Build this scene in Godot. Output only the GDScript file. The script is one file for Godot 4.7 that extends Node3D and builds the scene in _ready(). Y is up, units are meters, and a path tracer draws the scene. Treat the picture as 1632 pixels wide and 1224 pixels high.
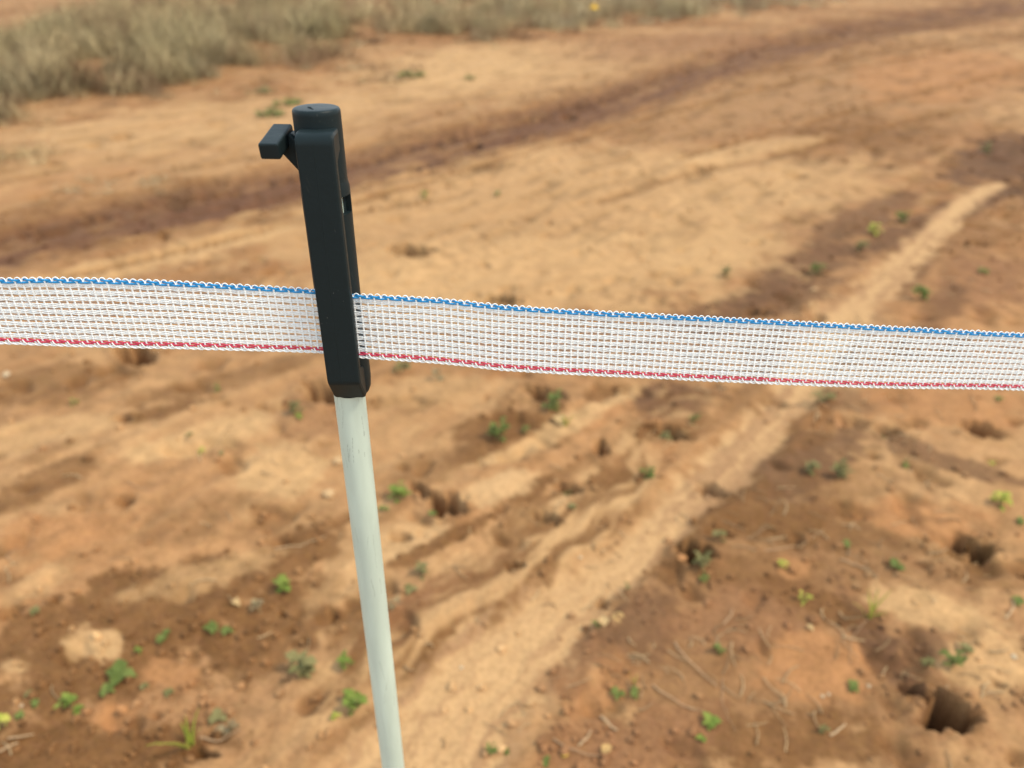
extends Node3D
# A woven electric fence tape clipped to a white post, red bush soil, weeds and dry grass behind. Units are metres, the camera stands over the origin.

const PATCHES := [
	[1.664, -7.524, 4.778, -3.52, -0.775, 4.294, 7, 0.45],
	[0.274, -3.899, 1.593, -0.563, -0.036, 1.228, 1, 0.55],
	[-0.378, -8.773, 1.706, -1.088, 0.125, 2.391, 1, 0.5],
	[-2.233, -4.848, 0.969, -0.514, 0.35, 0.814, 1, 0.35],
	[1.491, -4.135, 0.81, -0.431, -0.16, 0.611, 1, 0.4],
	[0.538, -1.028, 0.484, 0, -0.098, 0.309, 3, 0.5],
	[0.43, -0.9, 0.369, 0, -0.043, 0.158, 4, 0.35],
	[0.596, -1.256, 0.453, 0, -0.074, 0.238, 4, 0.35],
	[-0.765, -1.161, 0.381, -0.103, 0.116, 0.212, 2, 0.5],
	[-0.568, -0.874, 0.331, -0.073, 0.085, 0.163, 3, 0.4],
	[0.132, -1.528, 0.397, -0.23, 0.031, 0.195, 2, 0.4],
	[1.4, -2.998, 0.796, -0.326, -0.249, 0.783, 3, 0.4],
	[1.607, -2.395, 0.35, 0, -0.212, 0.403, 2, 0.5],
	[-0.809, -1.528, 0.518, 0, 0.057, 0.155, 2, 0.3],
	[-0.746, -1.028, 0.244, -0.142, 0.111, 0.152, 4, 0.9],
	[-0.698, -0.778, 0.216, -0.021, 0.035, 0.061, 4, 0.95],
	[-0.46, -1.044, 0.127, -0.118, 0.059, 0.082, 4, 0.8],
	[-0.794, -1.002, 0.055, 0, 0.021, 0.045, 1, 1],
	[-0.912, -0.947, 0.028, 0, 0.011, 0.02, 1, 0.8],
	[-0.69, -0.851, 0.046, 0, 0.014, 0.03, 2, 0.9],
	[-0.618, -0.933, 0.055, 0, 0.014, 0.036, 2, 0.8],
	[-0.495, -1.226, 0.152, -0.122, 0.037, 0.063, 4, 0.85],
	[-0.748, -1.36, 0.13, -0.091, 0.038, 0.062, 4, 0.35],
	[-0.641, -1.179, 0.166, -0.071, 0.023, 0.042, 1, 0.5],
	[-0.988, -1.161, 0.062, -0.061, 0.032, 0.036, 1, 0.6],
	[-1.156, -1.502, 0.092, -0.118, 0.049, 0.06, 4, 0.7],
	[-1.384, -1.999, 0.193, -0.064, 0.076, 0.129, 4, 0.65],
	[-0.978, -1.838, 0.097, -0.061, 0.023, 0.042, 4, 0.85],
	[-0.843, -2.038, 0.264, -0.173, 0.027, 0.061, 4, 0.6],
	[-0.797, -1.725, 0.208, -0.119, 0.032, 0.065, 1, 0.9],
	[-0.581, -1.554, 0.127, 0, 0.031, 0.119, 1, 0.9],
	[-1.029, -1.317, 0.145, -0.02, 0.041, 0.072, 2, 0.8],
	[-0.562, -1.821, 0.125, 0, 0.03, 0.133, 3, 0.5],
	[-0.559, -1.36, 0.217, 0, 0.024, 0.088, 4, 0.3],
	[-1.293, -1.725, 0.181, -0.069, 0.058, 0.091, 1, 0.6],
	[0.689, -1.554, 0.231, -0.118, -0.014, 0.149, 5, 0.85],
	[0.684, -1.89, 0.123, -0.105, 0.003, 0.079, 4, 0.5],
	[1.031, -1.89, 0.219, 0, -0.037, 0.091, 5, 0.6],
	[0.757, -1.317, 0.255, 0.035, -0.033, 0.076, 4, 0.6],
	[0.235, -1.028, 0.096, -0.104, 0.039, 0.06, 5, 0.8],
	[0.466, -1.076, 0.169, -0.037, -0.013, 0.096, 3, 0.75],
	[0.498, -1.198, 0.2, 0, -0.015, 0.056, 4, 0.5],
	[0.571, -0.951, 0.113, 0, -0.028, 0.079, 2, 1],
	[0.692, -1.02, 0.03, 0.145, -0.035, 0.024, 5, 0.9],
	[0.614, -1.109, 0.099, 0.058, -0.025, 0.04, 4, 0.8],
	[0.831, -1.084, 0.114, 0.061, -0.041, 0.056, 1, 0.9],
	[0.873, -0.954, 0.091, 0.022, -0.052, 0.076, 1, 0.8],
	[0.772, -0.998, 0.062, 0, -0.021, 0.045, 5, 0.75],
	[0.455, -0.801, 0.199, 0, -0.018, 0.058, 4, 0.75],
	[0.235, -0.801, 0.138, -0.026, 0, 0.068, 3, 0.8],
	[0.119, -0.789, 0.081, -0.031, 0.013, 0.053, 3, 0.7],
	[0.163, -0.913, 0.084, -0.054, 0.018, 0.046, 2, 0.6],
	[1.233, -1.855, 0.231, 0.042, -0.084, 0.157, 2, 0.8],
	[0.933, -1.36, 0.149, 0.021, -0.039, 0.075, 2, 0.9],
	[1.106, -1.594, 0.161, 0.113, -0.03, 0.045, 5, 0.75],
	[1.034, -1.179, 0.119, 0, -0.027, 0.048, 4, 0.6],
	[0.843, -1.502, 0.14, 0, -0.03, 0.076, 4, 0.4],
	[1.499, -2.078, 0.177, 0, -0.066, 0.122, 2, 0.7],
	[3.093, -4.848, 0.493, -0.256, -0.351, 0.677, 5, 1],
	[2.217, -3.737, 0.831, -0.665, -0.081, 0.213, 5, 0.9],
	[1.685, -3.586, 0.491, -0.486, -0.054, 0.225, 5, 0.75],
	[1.143, -2.893, 0.393, -0.384, -0.022, 0.181, 5, 0.85],
	[0.861, -2.554, 0.441, -0.23, -0.027, 0.162, 5, 0.75],
	[1.866, -2.794, 0.223, 0, -0.16, 0.296, 3, 0.9],
	[1.575, -2.554, 0.176, -0.179, -0.018, 0.128, 5, 0.7],
	[1.655, -2.928, 0.164, -0.213, -0.002, 0.089, 5, 0.6],
	[0.139, -2.928, 0.982, -0.184, -0.007, 0.52, 1, 0.65],
	[0.857, -3.149, 0.354, -0.131, -0.049, 0.279, 1, 0.6],
	[-0.436, -2.794, 0.371, 0, 0.032, 0.258, 1, 0.6],
	[2.718, -7.347, 1.243, -0.818, -0.346, 1.096, 7, 0.75],
	[1.748, -6.044, 1.237, -1.173, -0.08, 0.376, 7, 0.5],
	[4.62, -8.773, 1.257, -0.502, -0.919, 1.916, 2, 0.8],
	[2.324, -11.184, 1.614, -0.897, -0.284, 1.51, 3, 0.55],
	[-0.527, -9.02, 0.933, -0.617, 0.114, 1.712, 1, 0.8],
	[-2.333, -6.044, 1.168, -0.76, 0.32, 0.868, 1, 0.6],
	[-1.513, -3.072, 0.535, -0.422, 0.053, 0.11, 1, 0.8],
	[-2.454, -4.263, 0.424, -0.205, 0.137, 0.26, 2, 0.5],
	[2.301, -5.592, 0.691, -0.439, -0.151, 0.457, 4, 0.5],
	[2.703, -5.387, 0.471, -0.186, -0.133, 0.314, 4, 0.55],
	[1.48, -5.017, 0.719, -0.453, -0.053, 0.24, 1, 0.6],
	[-0.218, -1.962, 0.226, 0, 0.009, 0.111, 1, 0.5],
	[0.024, -1.695, 0.23, -0.102, 0.01, 0.076, 4, 0.55],
	[-0.186, -1.581, 0.137, -0.051, 0.013, 0.064, 4, 0.4],
	[0.336, -1.89, 0.204, -0.163, 0.007, 0.064, 2, 0.6],
	[0.482, -1.89, 0.134, -0.043, -0.009, 0.09, 5, 0.75],
	[0.4, -1.725, 0.103, 0, -0.008, 0.049, 4, 0.7],
	[0.199, -1.581, 0.091, -0.081, 0.011, 0.042, 4, 0.5],
	[-0.025, -1.477, 0.101, -0.053, 0.011, 0.052, 0, 0.9],
	[0.246, -1.429, 0.118, -0.08, 0.008, 0.043, 0, 0.6],
	[-0.247, -1.296, 0.07, -0.053, 0.025, 0.056, 1, 0.6],
	[0.05, -1.383, 0.091, -0.079, 0.018, 0.051, 4, 0.7],
	[-0.04, -1.747, 0.162, -0.041, 0.008, 0.081, 4, 0.85],
	[0.074, -1.677, 0.159, -0.111, 0.006, 0.033, 1, 0.9],
	[0.052, -1.477, 0.081, -0.074, 0.01, 0.03, 4, 0.9],
	[-0.046, -1.462, 0.099, -0.043, 0.009, 0.047, 0, 1],
	[0.173, -1.453, 0.072, -0.04, 0.004, 0.029, 0, 0.9],
	[-0.199, -1.28, 0.075, -0.055, 0.012, 0.028, 0, 0.8],
	[-0.134, -1.292, 0.129, -0.106, 0.01, 0.024, 4, 0.9],
	[-0.099, -1.152, 0.151, -0.124, 0.022, 0.046, 3, 0.85],
	[0.448, -1.932, 0.105, -0.034, -0.008, 0.093, 5, 0.9],
	[0.242, -1.855, 0.211, -0.186, 0.006, 0.037, 1, 0.9],
	[-0.149, -0.99, 0.08, -0.076, 0.017, 0.027, 4, 0.85],
	[-0.209, -0.998, 0.043, -0.052, 0.01, 0.013, 1, 0.7],
	[0.097, -0.947, 0.062, -0.042, 0.023, 0.056, 3, 0.7],
	[0.601, -1.207, 0.037, 0, -0.012, 0.038, 2, 0.8],
	[0.847, -1.782, 0.098, 0, -0.022, 0.064, 2, 0.7],
	[0.629, -1.36, 0.15, -0.019, -0.016, 0.062, 4, 0.7],
	[0.289, -1.528, 0.094, -0.066, 0.005, 0.033, 4, 0.6],
	[0.45, -1.338, 0.085, -0.083, 0.022, 0.066, 4, 0.7],
	[0.545, -1.429, 0.112, -0.083, 0.009, 0.082, 4, 0.7],
	[0.793, -1.725, 0.139, -0.108, -0.001, 0.091, 4, 0.6],
	[1.076, -2.205, 0.159, -0.171, 0.001, 0.068, 5, 0.8],
	[1.364, -2.205, 0.144, 0, -0.063, 0.133, 4, 0.5],
	[0.83, -2.205, 0.144, -0.171, 0.013, 0.136, 4, 0.7],
	[-0.286, -1.028, 0.046, -0.06, 0.068, 0.083, 4, 0.7],
	[-0.122, -1.109, 0.16, -0.119, 0.028, 0.06, 3, 0.85],
	[-0.338, -1.179, 0.071, -0.084, 0.031, 0.045, 1, 0.4],
]
const HOLLOWS := [
	[0.745, -0.845, 0.04, 0.018, -0.026, 0.034, 0.24],
	[0.71, -0.889, 0.022, 0.012, -0.009, 0.012, 0.035],
	[-0.151, -1.405, 0.046, 0.025, -0.007, 0.041, 0.18],
	[-0.225, -1.457, 0.031, 0.031, -0.006, 0.018, 0.04],
	[1.034, -1.261, 0.025, 0.007, -0.016, 0.024, 0.22],
	[0.998, -1.284, 0.02, 0, -0.01, 0.02, 0.07],
	[1.281, -1.725, 0.042, 0.02, -0.022, 0.034, 0.22],
	[0.394, -1.24, 0.039, 0.005, -0.008, 0.029, 0.22],
	[-1.209, -2.17, 0.073, 0.013, 0.027, 0.07, 0.22],
	[0.1, -1.918, 0.061, 0.017, -0.004, 0.04, 0.22],
	[-0.558, -1.925, 0.075, 0.029, 0.006, 0.057, 0.16],
	[-0.44, -3.157, 0.1, 0.015, 0.007, 0.069, 0.18],
	[-0.031, -2.622, 0.058, 0.012, -0.001, 0.043, 0.16],
	[-1.086, -1.788, 0.026, -0.005, 0.01, 0.019, 0.05],
	[-0.997, -1.085, 0.017, -0.023, 0.01, 0.01, 0.06],
	[0.422, -1.731, 0.052, 0.027, -0.012, 0.036, 0.045],
	[0.136, -1.472, 0.035, 0.01, -0.004, 0.022, 0.05],
	[0.078, -1.365, 0.034, 0.009, -0.003, 0.022, 0.05],
	[0.233, -1.648, 0.02, 0, -0.004, 0.04, 0.05],
	[-0.963, -2.914, 0.067, -0.017, 0.017, 0.055, 0.03],
	[0.486, -1.484, 0.035, 0.017, -0.01, 0.026, 0.05],
	[-0.505, -0.773, 0.028, 0.003, 0.002, 0.009, 0.035],
	[-1.596, -3.347, 0.038, -0.019, 0.023, 0.052, 0.05],
	[-0.259, -5.271, 0.06, 0.023, 0.003, 0.132, 0.05],
	[0.062, -5.488, 0.044, 0, -0.001, 0.102, 0.04],
	[0.447, -6.348, 0.07, 0, -0.012, 0.186, 0.05],
	[-0.594, -4.658, 0.053, 0, 0.009, 0.076, 0.04],
	[0.005, -1.201, 0.021, -0.003, 0.001, 0.013, 0.035],
	[-0.613, -0.849, 0.011, 0, 0.002, 0.006, 0.025],
	[-0.454, -1.071, 0.011, 0, 0.002, 0.006, 0.03],
	[-0.356, -1.076, 0.012, 0, 0.001, 0.007, 0.03],
	[-0.923, -1.112, 0.007, -0.014, 0.006, 0.006, 0.03],
	[-0.927, -1.438, 0.015, -0.016, 0.006, 0.009, 0.03],
	[-0.246, -1.292, 0.028, 0, 0.002, 0.016, 0.03],
	[0.947, -1.769, 0.045, 0.017, -0.018, 0.038, 0.03],
	[1.016, -1.725, 0.032, 0.019, -0.015, 0.027, 0.06],
	[0.876, -1.207, 0.013, 0.009, -0.006, 0.009, 0.03],
	[0.87, -0.906, 0.011, 0.006, -0.005, 0.006, 0.03],
	[1.101, -4.568, 0.059, 0.037, -0.014, 0.058, 0.05],
	[1.636, -4.37, 0.077, -0.014, -0.017, 0.055, 0.05],
	[3.029, -7.902, 0.086, 0, -0.056, 0.158, 0.05],
	[-0.4, -0.998, 0.02, -0.01, 0.004, 0.008, 0.02],
	[-2.707, -5.427, 0.049, -0.045, 0.038, 0.079, 0.06],
	[-2.776, -5.16, 0.054, -0.025, 0.036, 0.073, 0.05],
	[-2.785, -4.658, 0.061, 0, 0.04, 0.076, 0.05],
	[-2.198, -5.855, 0.057, -0.051, 0.041, 0.113, 0.05],
	[1.086, -2.472, 0.036, 0, -0.015, 0.042, 0.05],
	[0.881, -2.499, 0.041, 0, -0.011, 0.038, 0.05],
	[2.338, -7.524, 0.059, 0, -0.041, 0.145, 0.05],
	[5.666, -11.822, 0.089, 0, -0.153, 0.336, 0.05],
	[1.513, -2.297, 0.021, 0, -0.01, 0.019, 0.03],
	[0.775, -1.89, 0.034, 0.007, -0.006, 0.017, 0.04],
	[0.183, -1.109, 0.013, 0, -0.002, 0.017, 0.04],
	[-0.101, -3.27, 0.017, 0, 0.001, 0.025, 0.03],
	[0.177, -3.537, 0.018, 0, -0.002, 0.038, 0.03],
]
const SAND := [
	[-0.251, -0.623, 0.077], [-0.165, -0.759, 0.118], [-0.091, -0.877, 0.129], [-0.006, -0.976, 0.111], [0.112, -1.105, 0.071], [0.246, -1.231, 0.054], [0.382, -1.4, 0.061], [0.517, -1.537, 0.071], [0.657, -1.698, 0.066], [0.786, -1.869, 0.061], [0.989, -2.192, 0.088], [1.206, -2.478, 0.112], [1.449, -2.775, 0.08], [1.743, -3.133, 0.083], [2.042, -3.523, 0.077], [2.48, -4.026, 0.079], [2.743, -4.256, 0.05]
]
const WASH := [
	[-0.419, -0.632, 0.066], [-0.333, -0.807, 0.069], [-0.213, -0.976, 0.071], [-0.067, -1.135, 0.089], [0.109, -1.286, 0.094], [0.251, -1.49, 0.082], [0.377, -1.695, 0.07], [0.524, -1.872, 0.08]
]
const RUT := [
	[-2.67, -2.679, 0.363], [-2.288, -3.204, 0.295], [-2.101, -3.435, 0.304], [-1.896, -3.669, 0.32], [-1.583, -3.931, 0.329], [-1.27, -4.245, 0.339], [-0.808, -4.68, 0.344], [-0.46, -5.11, 0.361], [-0.051, -5.658, 0.387], [0.443, -6.306, 0.404], [1.053, -7.132, 0.393], [1.906, -8.558, 0.415], [3.658, -10.984, 0.525], [6.121, -13.921, 0.858], [11.611, -19.216, 1.23], [21.011, -27.727, 2.154]
]
const MARK_A := [
	[0.444, -3.877, 0.045], [0.876, -4.303, 0.067], [1.316, -4.644, 0.076], [1.838, -5.088, 0.072], [2.549, -5.624, 0.077], [3.601, -6.457, 0.117]
]
const MARK_B := [
	[2.318, -8.234, 0.176], [3.312, -9.099, 0.19], [4.561, -10.248, 0.243], [6.169, -11.58, 0.271], [8.393, -13.231, 0.365]
]
const MARK_C := [
	[4.094, -11.665, 0.345], [5.875, -13.391, 0.404], [8.06, -15.332, 0.54], [11.211, -17.895, 0.758]
]
const MARK_D := [
	[-0.821, -3.833, 0.045], [-0.41, -4.323, 0.047], [0.36, -5.253, 0.057], [1.469, -6.54, 0.085], [3.11, -8.296, 0.113], [5.437, -10.442, 0.185], [8.596, -12.922, 0.235]
]
const MARK_E := [
	[-2.068, -2.634, 0.042], [-1.713, -2.935, 0.04], [-1.356, -3.242, 0.04], [-0.96, -3.596, 0.041], [-0.439, -3.883, 0.04]
]
const MARK_F := [
	[1.038, -4.808, 0.041], [1.681, -5.438, 0.051], [2.542, -6.231, 0.067], [3.855, -7.436, 0.096], [5.645, -8.897, 0.14]
]
const TAPE_LINE := [
	[-0.9347, 1.04941, 1.00981, -0.3021], [-0.2711, 1.00162, 0.96236, -0.3672], [-0.2395, 1.00085, 0.95971, -0.3695], [-0.2081, 0.99887, 0.95711, -0.3728], [-0.1763, 0.99596, 0.95442, -0.3765], [-0.1439, 0.99229, 0.95131, -0.3805], [-0.1107, 0.98849, 0.94803, -0.3843], [-0.0884, 0.98526, 0.94433, -0.3855], [-0.0412, 0.98159, 0.93937, -0.3872], [0, 0.97641, 0.93363, -0.3888], [0.0671, 0.97019, 0.92726, -0.393], [0.1423, 0.96386, 0.92029, -0.398], [0.2209, 0.95624, 0.9132, -0.4045], [0.3172, 0.94655, 0.90593, -0.414], [1.0168, 0.88271, 0.84311, -0.478]
]
const WEEDS := [
	[-1.898, -6.244, 3, 0.237, 0, "flat green creeping weed behind the black hook of the post"],
	[-1.882, -6.681, 3, 0.231, 0, "green creeping weed just above the one behind the hook"],
	[-2.272, -7.313, 3, 0.228, 1, "faint pale green weed patch in front of the dry grass, left of the post top"],
	[-1.03, -8.273, 3, 0.294, 0, "wide flat green weed on bare soil right of the post top, before the grass"],
	[-0.423, -8.022, 3, 0.149, 0, "small green weed right of the wide flat one, below the dry grass"],
	[-0.465, -3.944, 1, 0.066, 2, "single bright green sprout on bare tan soil right of the clip"],
	[-0.077, -3.991, 0, 0.06, 0, "tiny green seedling right of the bright sprout on bare tan soil"],
	[-1.27, -1.879, 1, 0.033, 2, "lone bright green seedling below the left end of the tape"],
	[-0.874, -1.94, 1, 0.037, 0, "small green sprout on the pale ridge left of the clip bottom"],
	[-0.614, -1.814, 1, 0.064, 1, "thin reddish green sprig beside the dark hollow left of the clip"],
	[-0.595, -1.795, 0, 0.028, 2, "bright green seedling at the foot of the reddish sprig left of the clip"],
	[-0.267, -1.429, 1, 0.066, 2, "bright leafy weed directly right of the white rod, left of the dark hollow"],
	[-0.299, -1.387, 0, 0.029, 0, "low seedling between the white rod and the bright leafy weed"],
	[-0.183, -1.36, 0, 0.026, 0, "tiny seedling growing on the lip of the large hollow right of the rod"],
	[-0.04, -1.686, 1, 0.077, 0, "olive leafy weed in the brown patch right of the rod"],
	[0.034, -1.713, 1, 0.037, 0, "small weed just right of the olive leafy weed"],
	[0.115, -1.838, 1, 0.072, 0, "green weed growing below the dark hollow under the tape"],
	[0.339, -1.528, 1, 0.047, 0, "upright green sprout left of the pale sand wash"],
	[0.416, -1.719, 1, 0.065, 1, "olive weed sitting in the brown hollow left of the sand wash"],
	[0.509, -1.788, 1, 0.039, 0, "small green weed between the olive weed and the sand wash"],
	[0.137, -1.482, 1, 0.04, 1, "dull green weed in the oval hollow mid way to the sand wash"],
	[0.142, -1.401, 0, 0.024, 1, "pale seedling below the oval hollow"],
	[-0.47, -1.14, 1, 0.054, 2, "yellow green leafy weed on the brown crust left of the rod"],
	[-0.505, -1.084, 4, 0.043, 0, "withered brownish weed left of the yellow green one by the rod"],
	[-0.579, -1.034, 0, 0.032, 0, "left of two round leaved green seedlings on the brown crust"],
	[-0.548, -1.026, 0, 0.031, 0, "right of two round leaved green seedlings on the brown crust"],
	[-0.661, -1.014, 0, 0.036, 0, "blue green seedling right of the round tan sand spot"],
	[-0.698, -0.979, 1, 0.026, 2, "small pale green sprig below the blue green seedling"],
	[-0.707, -0.929, 0, 0.05, 0, "green weed with several broad leaves below the round tan sand spot"],
	[-0.719, -0.896, 0, 0.031, 0, "single green leaf cluster at lower left of the broad leaved weed"],
	[-0.658, -0.905, 0, 0.018, 1, "dull tiny seedling right of the broad leaved weed"],
	[-0.61, -0.892, 0, 0.02, 1, "dark little seedling above the yellow grass tuft"],
	[-0.77, -0.865, 1, 0.05, 2, "wide bright green weed low on the brown crust at far left"],
	[-0.828, -0.866, 0, 0.02, 0, "tiny round green seedling left of the wide bright weed"],
	[-0.84, -0.841, 0, 0.026, 0, "blue green seedling beside the bottom left corner weed"],
	[-0.854, -0.887, 0, 0.016, 1, "faint green seedling above the blue green one at far left"],
	[-0.865, -0.824, 1, 0.043, 3, "yellow green leafy weed cut by the left edge near the bottom"],
	[-0.533, -0.787, 2, 0.093, 3, "yellow green grass tuft with upright blades at lower left"],
	[-0.501, -0.839, 0, 0.032, 1, "olive seedling right of the yellow green grass tuft"],
	[-0.474, -0.815, 4, 0.047, 1, "flat withered weed beside the olive seedling"],
	[-0.379, -0.929, 1, 0.066, 1, "bushy olive weed left of the white rod near the bottom"],
	[-0.304, -0.943, 1, 0.044, 2, "upper of two green weeds touching the white rod on its left"],
	[-0.272, -0.859, 1, 0.057, 2, "lower brighter green weed touching the white rod on its left"],
	[-0.302, -0.834, 1, 0.024, 3, "small yellowish sprig below and left of the brighter weed by the rod"],
	[-0.187, -1.176, 1, 0.045, 1, "pale green weed on the brown streaks right of the rod"],
	[-0.207, -1.133, 0, 0.031, 1, "small dull weed below the pale green weed right of the rod"],
	[-0.235, -1.085, 4, 0.038, 1, "dark withered weed against the right side of the rod"],
	[0.188, -0.892, 0, 0.031, 0, "left green seedling of the pair beside the yellow stem, bottom centre"],
	[0.217, -0.89, 0, 0.027, 0, "right green seedling of the pair beside the yellow stem, bottom centre"],
	[0.221, -0.91, 2, 0.038, 3, "short bent yellow stem rising between two green seedlings"],
	[-0.036, -0.784, 1, 0.031, 0, "green sprout at the lower edge of the sand wash near the bottom"],
	[-0.011, -0.787, 0, 0.015, 0, "tiny green seedling right of the sprout at the sand edge"],
	[0.055, -0.76, 0, 0.02, 0, "green seedling at the bottom edge right of the sand wash"],
	[0.336, -0.829, 0, 0.034, 2, "bright green seedling with round leaves at bottom right of centre"],
	[0.316, -0.8, 0, 0.019, 2, "small bright green leaf just below the bright round leaved seedling"],
	[0.382, -0.974, 1, 0.033, 0, "green sprout beside the long pale straw"],
	[0.398, -1.201, 1, 0.053, 1, "grey green weed hanging into the dark hollow right of the sand"],
	[0.399, -1.165, 1, 0.034, 0, "green weed just below the dark hollow right of the sand"],
	[0.462, -1.292, 1, 0.045, 1, "green weed right above the dark hollow beside the sand"],
	[0.748, -1.533, 1, 0.057, 1, "left olive weed in the dark brown patch right of the sand"],
	[0.812, -1.517, 1, 0.062, 1, "right olive weed in the dark brown patch right of the sand"],
	[0.995, -1.564, 1, 0.038, 0, "small dark green sprout right of the dark brown patch"],
	[1.01, -1.713, 1, 0.054, 1, "dark green weed in the hollow beside the tan dead leaf"],
	[0.897, -1.883, 3, 0.066, 1, "low olive weed under the tape right of the sand wash"],
	[1.154, -1.415, 1, 0.06, 3, "yellow green weed near the right edge above a hoof hollow"],
	[0.813, -1.201, 0, 0.037, 0, "dark green seedling among straw right of centre"],
	[0.573, -1.205, 1, 0.032, 3, "thin yellowish sprig left of the upright yellow blade"],
	[0.703, -1.067, 2, 0.074, 3, "upright thin yellow green grass blade on the right"],
	[0.146, -1.756, 2, 0.069, 3, "short yellow grass shoot right of the weed under the tape"],
	[0.734, -1.267, 0, 0.025, 0, "small green seedling beside pale bent straw"],
	[0.806, -0.946, 1, 0.048, 0, "green weed just above the large dark hollow at lower right"],
	[0.761, -0.951, 1, 0.032, 1, "dull weed left of the green one above the large hollow"],
	[0.849, -0.979, 0, 0.028, 1, "pale green seedling on yellow soil above the large hollow"],
	[0.607, -0.9, 0, 0.027, 0, "green seedling below the orange soil patch at lower right"],
	[0.59, -1.112, 1, 0.033, 3, "yellowish sprig above the orange soil patch"],
	[0.522, -0.813, 1, 0.023, 1, "thin green sprig low on the littered soil at bottom right"],
	[1.227, -2.88, 1, 0.076, 0, "green weed left of the sand wash above the tape"],
	[1.877, -3.566, 1, 0.091, 0, "green weed on the dark bank left of the far sand wash"],
	[1.664, -3.373, 1, 0.081, 3, "yellow green weed on the dark bank below the green one"],
	[1.506, -3.133, 1, 0.076, 1, "dull green weed on the dark bank nearest the sand wash"],
	[1.529, -2.622, 1, 0.089, 0, "leafy green weed right of the sand wash just above the tape"],
	[1.913, -2.9, 0, 0.056, 0, "lone green seedling on orange soil above the tape at right"],
	[0.857, -2.859, 1, 0.071, 1, "dull green weed left end of the dark band above the tape"],
	[3.047, -4.982, 1, 0.105, 1, "olive weed at the far dark patch near the right edge"],
	[1.415, -1.89, 0, 0.026, 0, "tiny green seedling below the tape near the right edge"],
	[1.221, -1.575, 1, 0.026, 3, "thin yellow sprig above the yellow green weed at right"],
	[1.167, -1.351, 0, 0.029, 0, "dark green leaf at the right edge"],
	[1.016, -1.102, 0, 0.028, 0, "green weed leaf at the right edge above the yellow soil"],
	[0.239, -1.152, 1, 0.023, 1, "grey weed beside the tan dead leaf at the sand edge"],
	[0.163, -1.04, 1, 0.027, 0, "small green weed left of the tan dead leaves at the sand edge"],
	[-0.345, -2.078, 3, 0.059, 1, "olive weed on tan soil just right of the clip bottom"],
	[-0.223, -2.019, 4, 0.065, 1, "flat withered weed under the tape right of the clip"],
	[-0.823, -1.653, 1, 0.027, 3, "faint yellow sprig on the pale soil left of the rod"],
	[-0.869, -1.707, 0, 0.024, 1, "faint dull seedling on the pale ridge at left"],
	[-0.753, -1.619, 0, 0.02, 1, "tiny dull seedling right of the faint yellow sprig"],
	[-0.943, -1.079, 0, 0.027, 1, "dull seedling at the end of the dark crack at left"],
]
const STICKS := [
	[0.309, -1.001, 0.364, -0.897, 0.0045, 0, "long pale straw lying across the soil at bottom right"],
	[0.551, -1.252, 0.705, -1.321, 0.003, 0, "thin pale straw bent upward right of the dark hollow"],
	[0.705, -1.224, 0.761, -1.196, 0.004, 0, "short pale straw beside the dark green seedling"],
	[0.698, -1.059, 0.622, -0.951, 0.0022, 1, "very thin straw leaning from the yellow grass blade"],
	[0.154, -0.849, 0.178, -0.817, 0.006, 2, "pale curled dry blade below the green pair at bottom"],
	[0.069, -0.799, 0.15, -0.771, 0.004, 1, "dry stalk lying near the bottom edge"],
	[0.11, -0.789, 0.134, -0.82, 0.004, 2, "short whitish straw standing over the dry stalk"],
	[0.532, -0.806, 0.565, -0.827, 0.005, 2, "short whitish straw at bottom right of the orange patch"],
	[0.377, -0.913, 0.376, -0.813, 0.0022, 1, "thin curved straw above the bright seedling"],
	[0.252, -0.906, 0.317, -0.851, 0.004, 0, "pale straw below the long one at bottom right"],
	[0.411, -1.044, 0.437, -1.079, 0.004, 0, "short straw left of the orange soil patch"],
	[0.967, -1.059, 1.01, -1.109, 0.004, 2, "whitish straw at the right edge"],
	[-0.517, -1.256, -0.414, -1.292, 0.003, 2, "thin whitish straw left of the rod in the brown crust"],
	[-0.842, -0.778, -0.82, -0.794, 0.006, 0, "dry straw end at the bottom left corner"],
	[-0.84, -0.801, -0.803, -0.81, 0.005, 0, "dry straw above the bottom left corner"],
	[-0.52, -0.801, -0.456, -0.815, 0.006, 1, "withered stem running right from the yellow grass tuft"],
	[0.525, -1.296, 0.579, -1.338, 0.003, 1, "brown twig right of the green weed by the dark hollow"],
	[0.834, -0.902, 0.854, -0.874, 0.003, 1, "thin brown twig right of the large hollow"],
	[-0.947, -1.502, -0.888, -1.472, 0.003, 1, "brown twig on the pale soil at left"],
]
const LEAVES := [
	[0.197, -1.069, 0.037, 0.4, 0, "tan dead leaf curled at the edge of the sand wash"],
	[0.178, -1.031, 0.029, 1.6, 1, "pale dead leaf below the curled tan one at the sand edge"],
	[0.94, -1.75, 0.069, 0.1, 0, "tan dead leaf lying in the dark patch right of the sand"],
	[0.573, -1.044, 0.017, 0.3, 1, "pale scrap of leaf above the orange soil patch"],
	[0.081, -0.769, 0.013, 0.9, 2, "yellow fallen leaf at the bottom right of the sand"],
	[0.121, -1.795, 0.053, 0.2, 1, "pale dry leaf at the foot of the short yellow shoot"],
	[0.148, -0.773, 0.025, 1.2, 0, "dry leaf at the end of the stalk near the bottom edge"],
	[-0.561, -1.102, 0.023, 0.5, 1, "pale round dead leaf above the two round leaved seedlings"],
]
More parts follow.
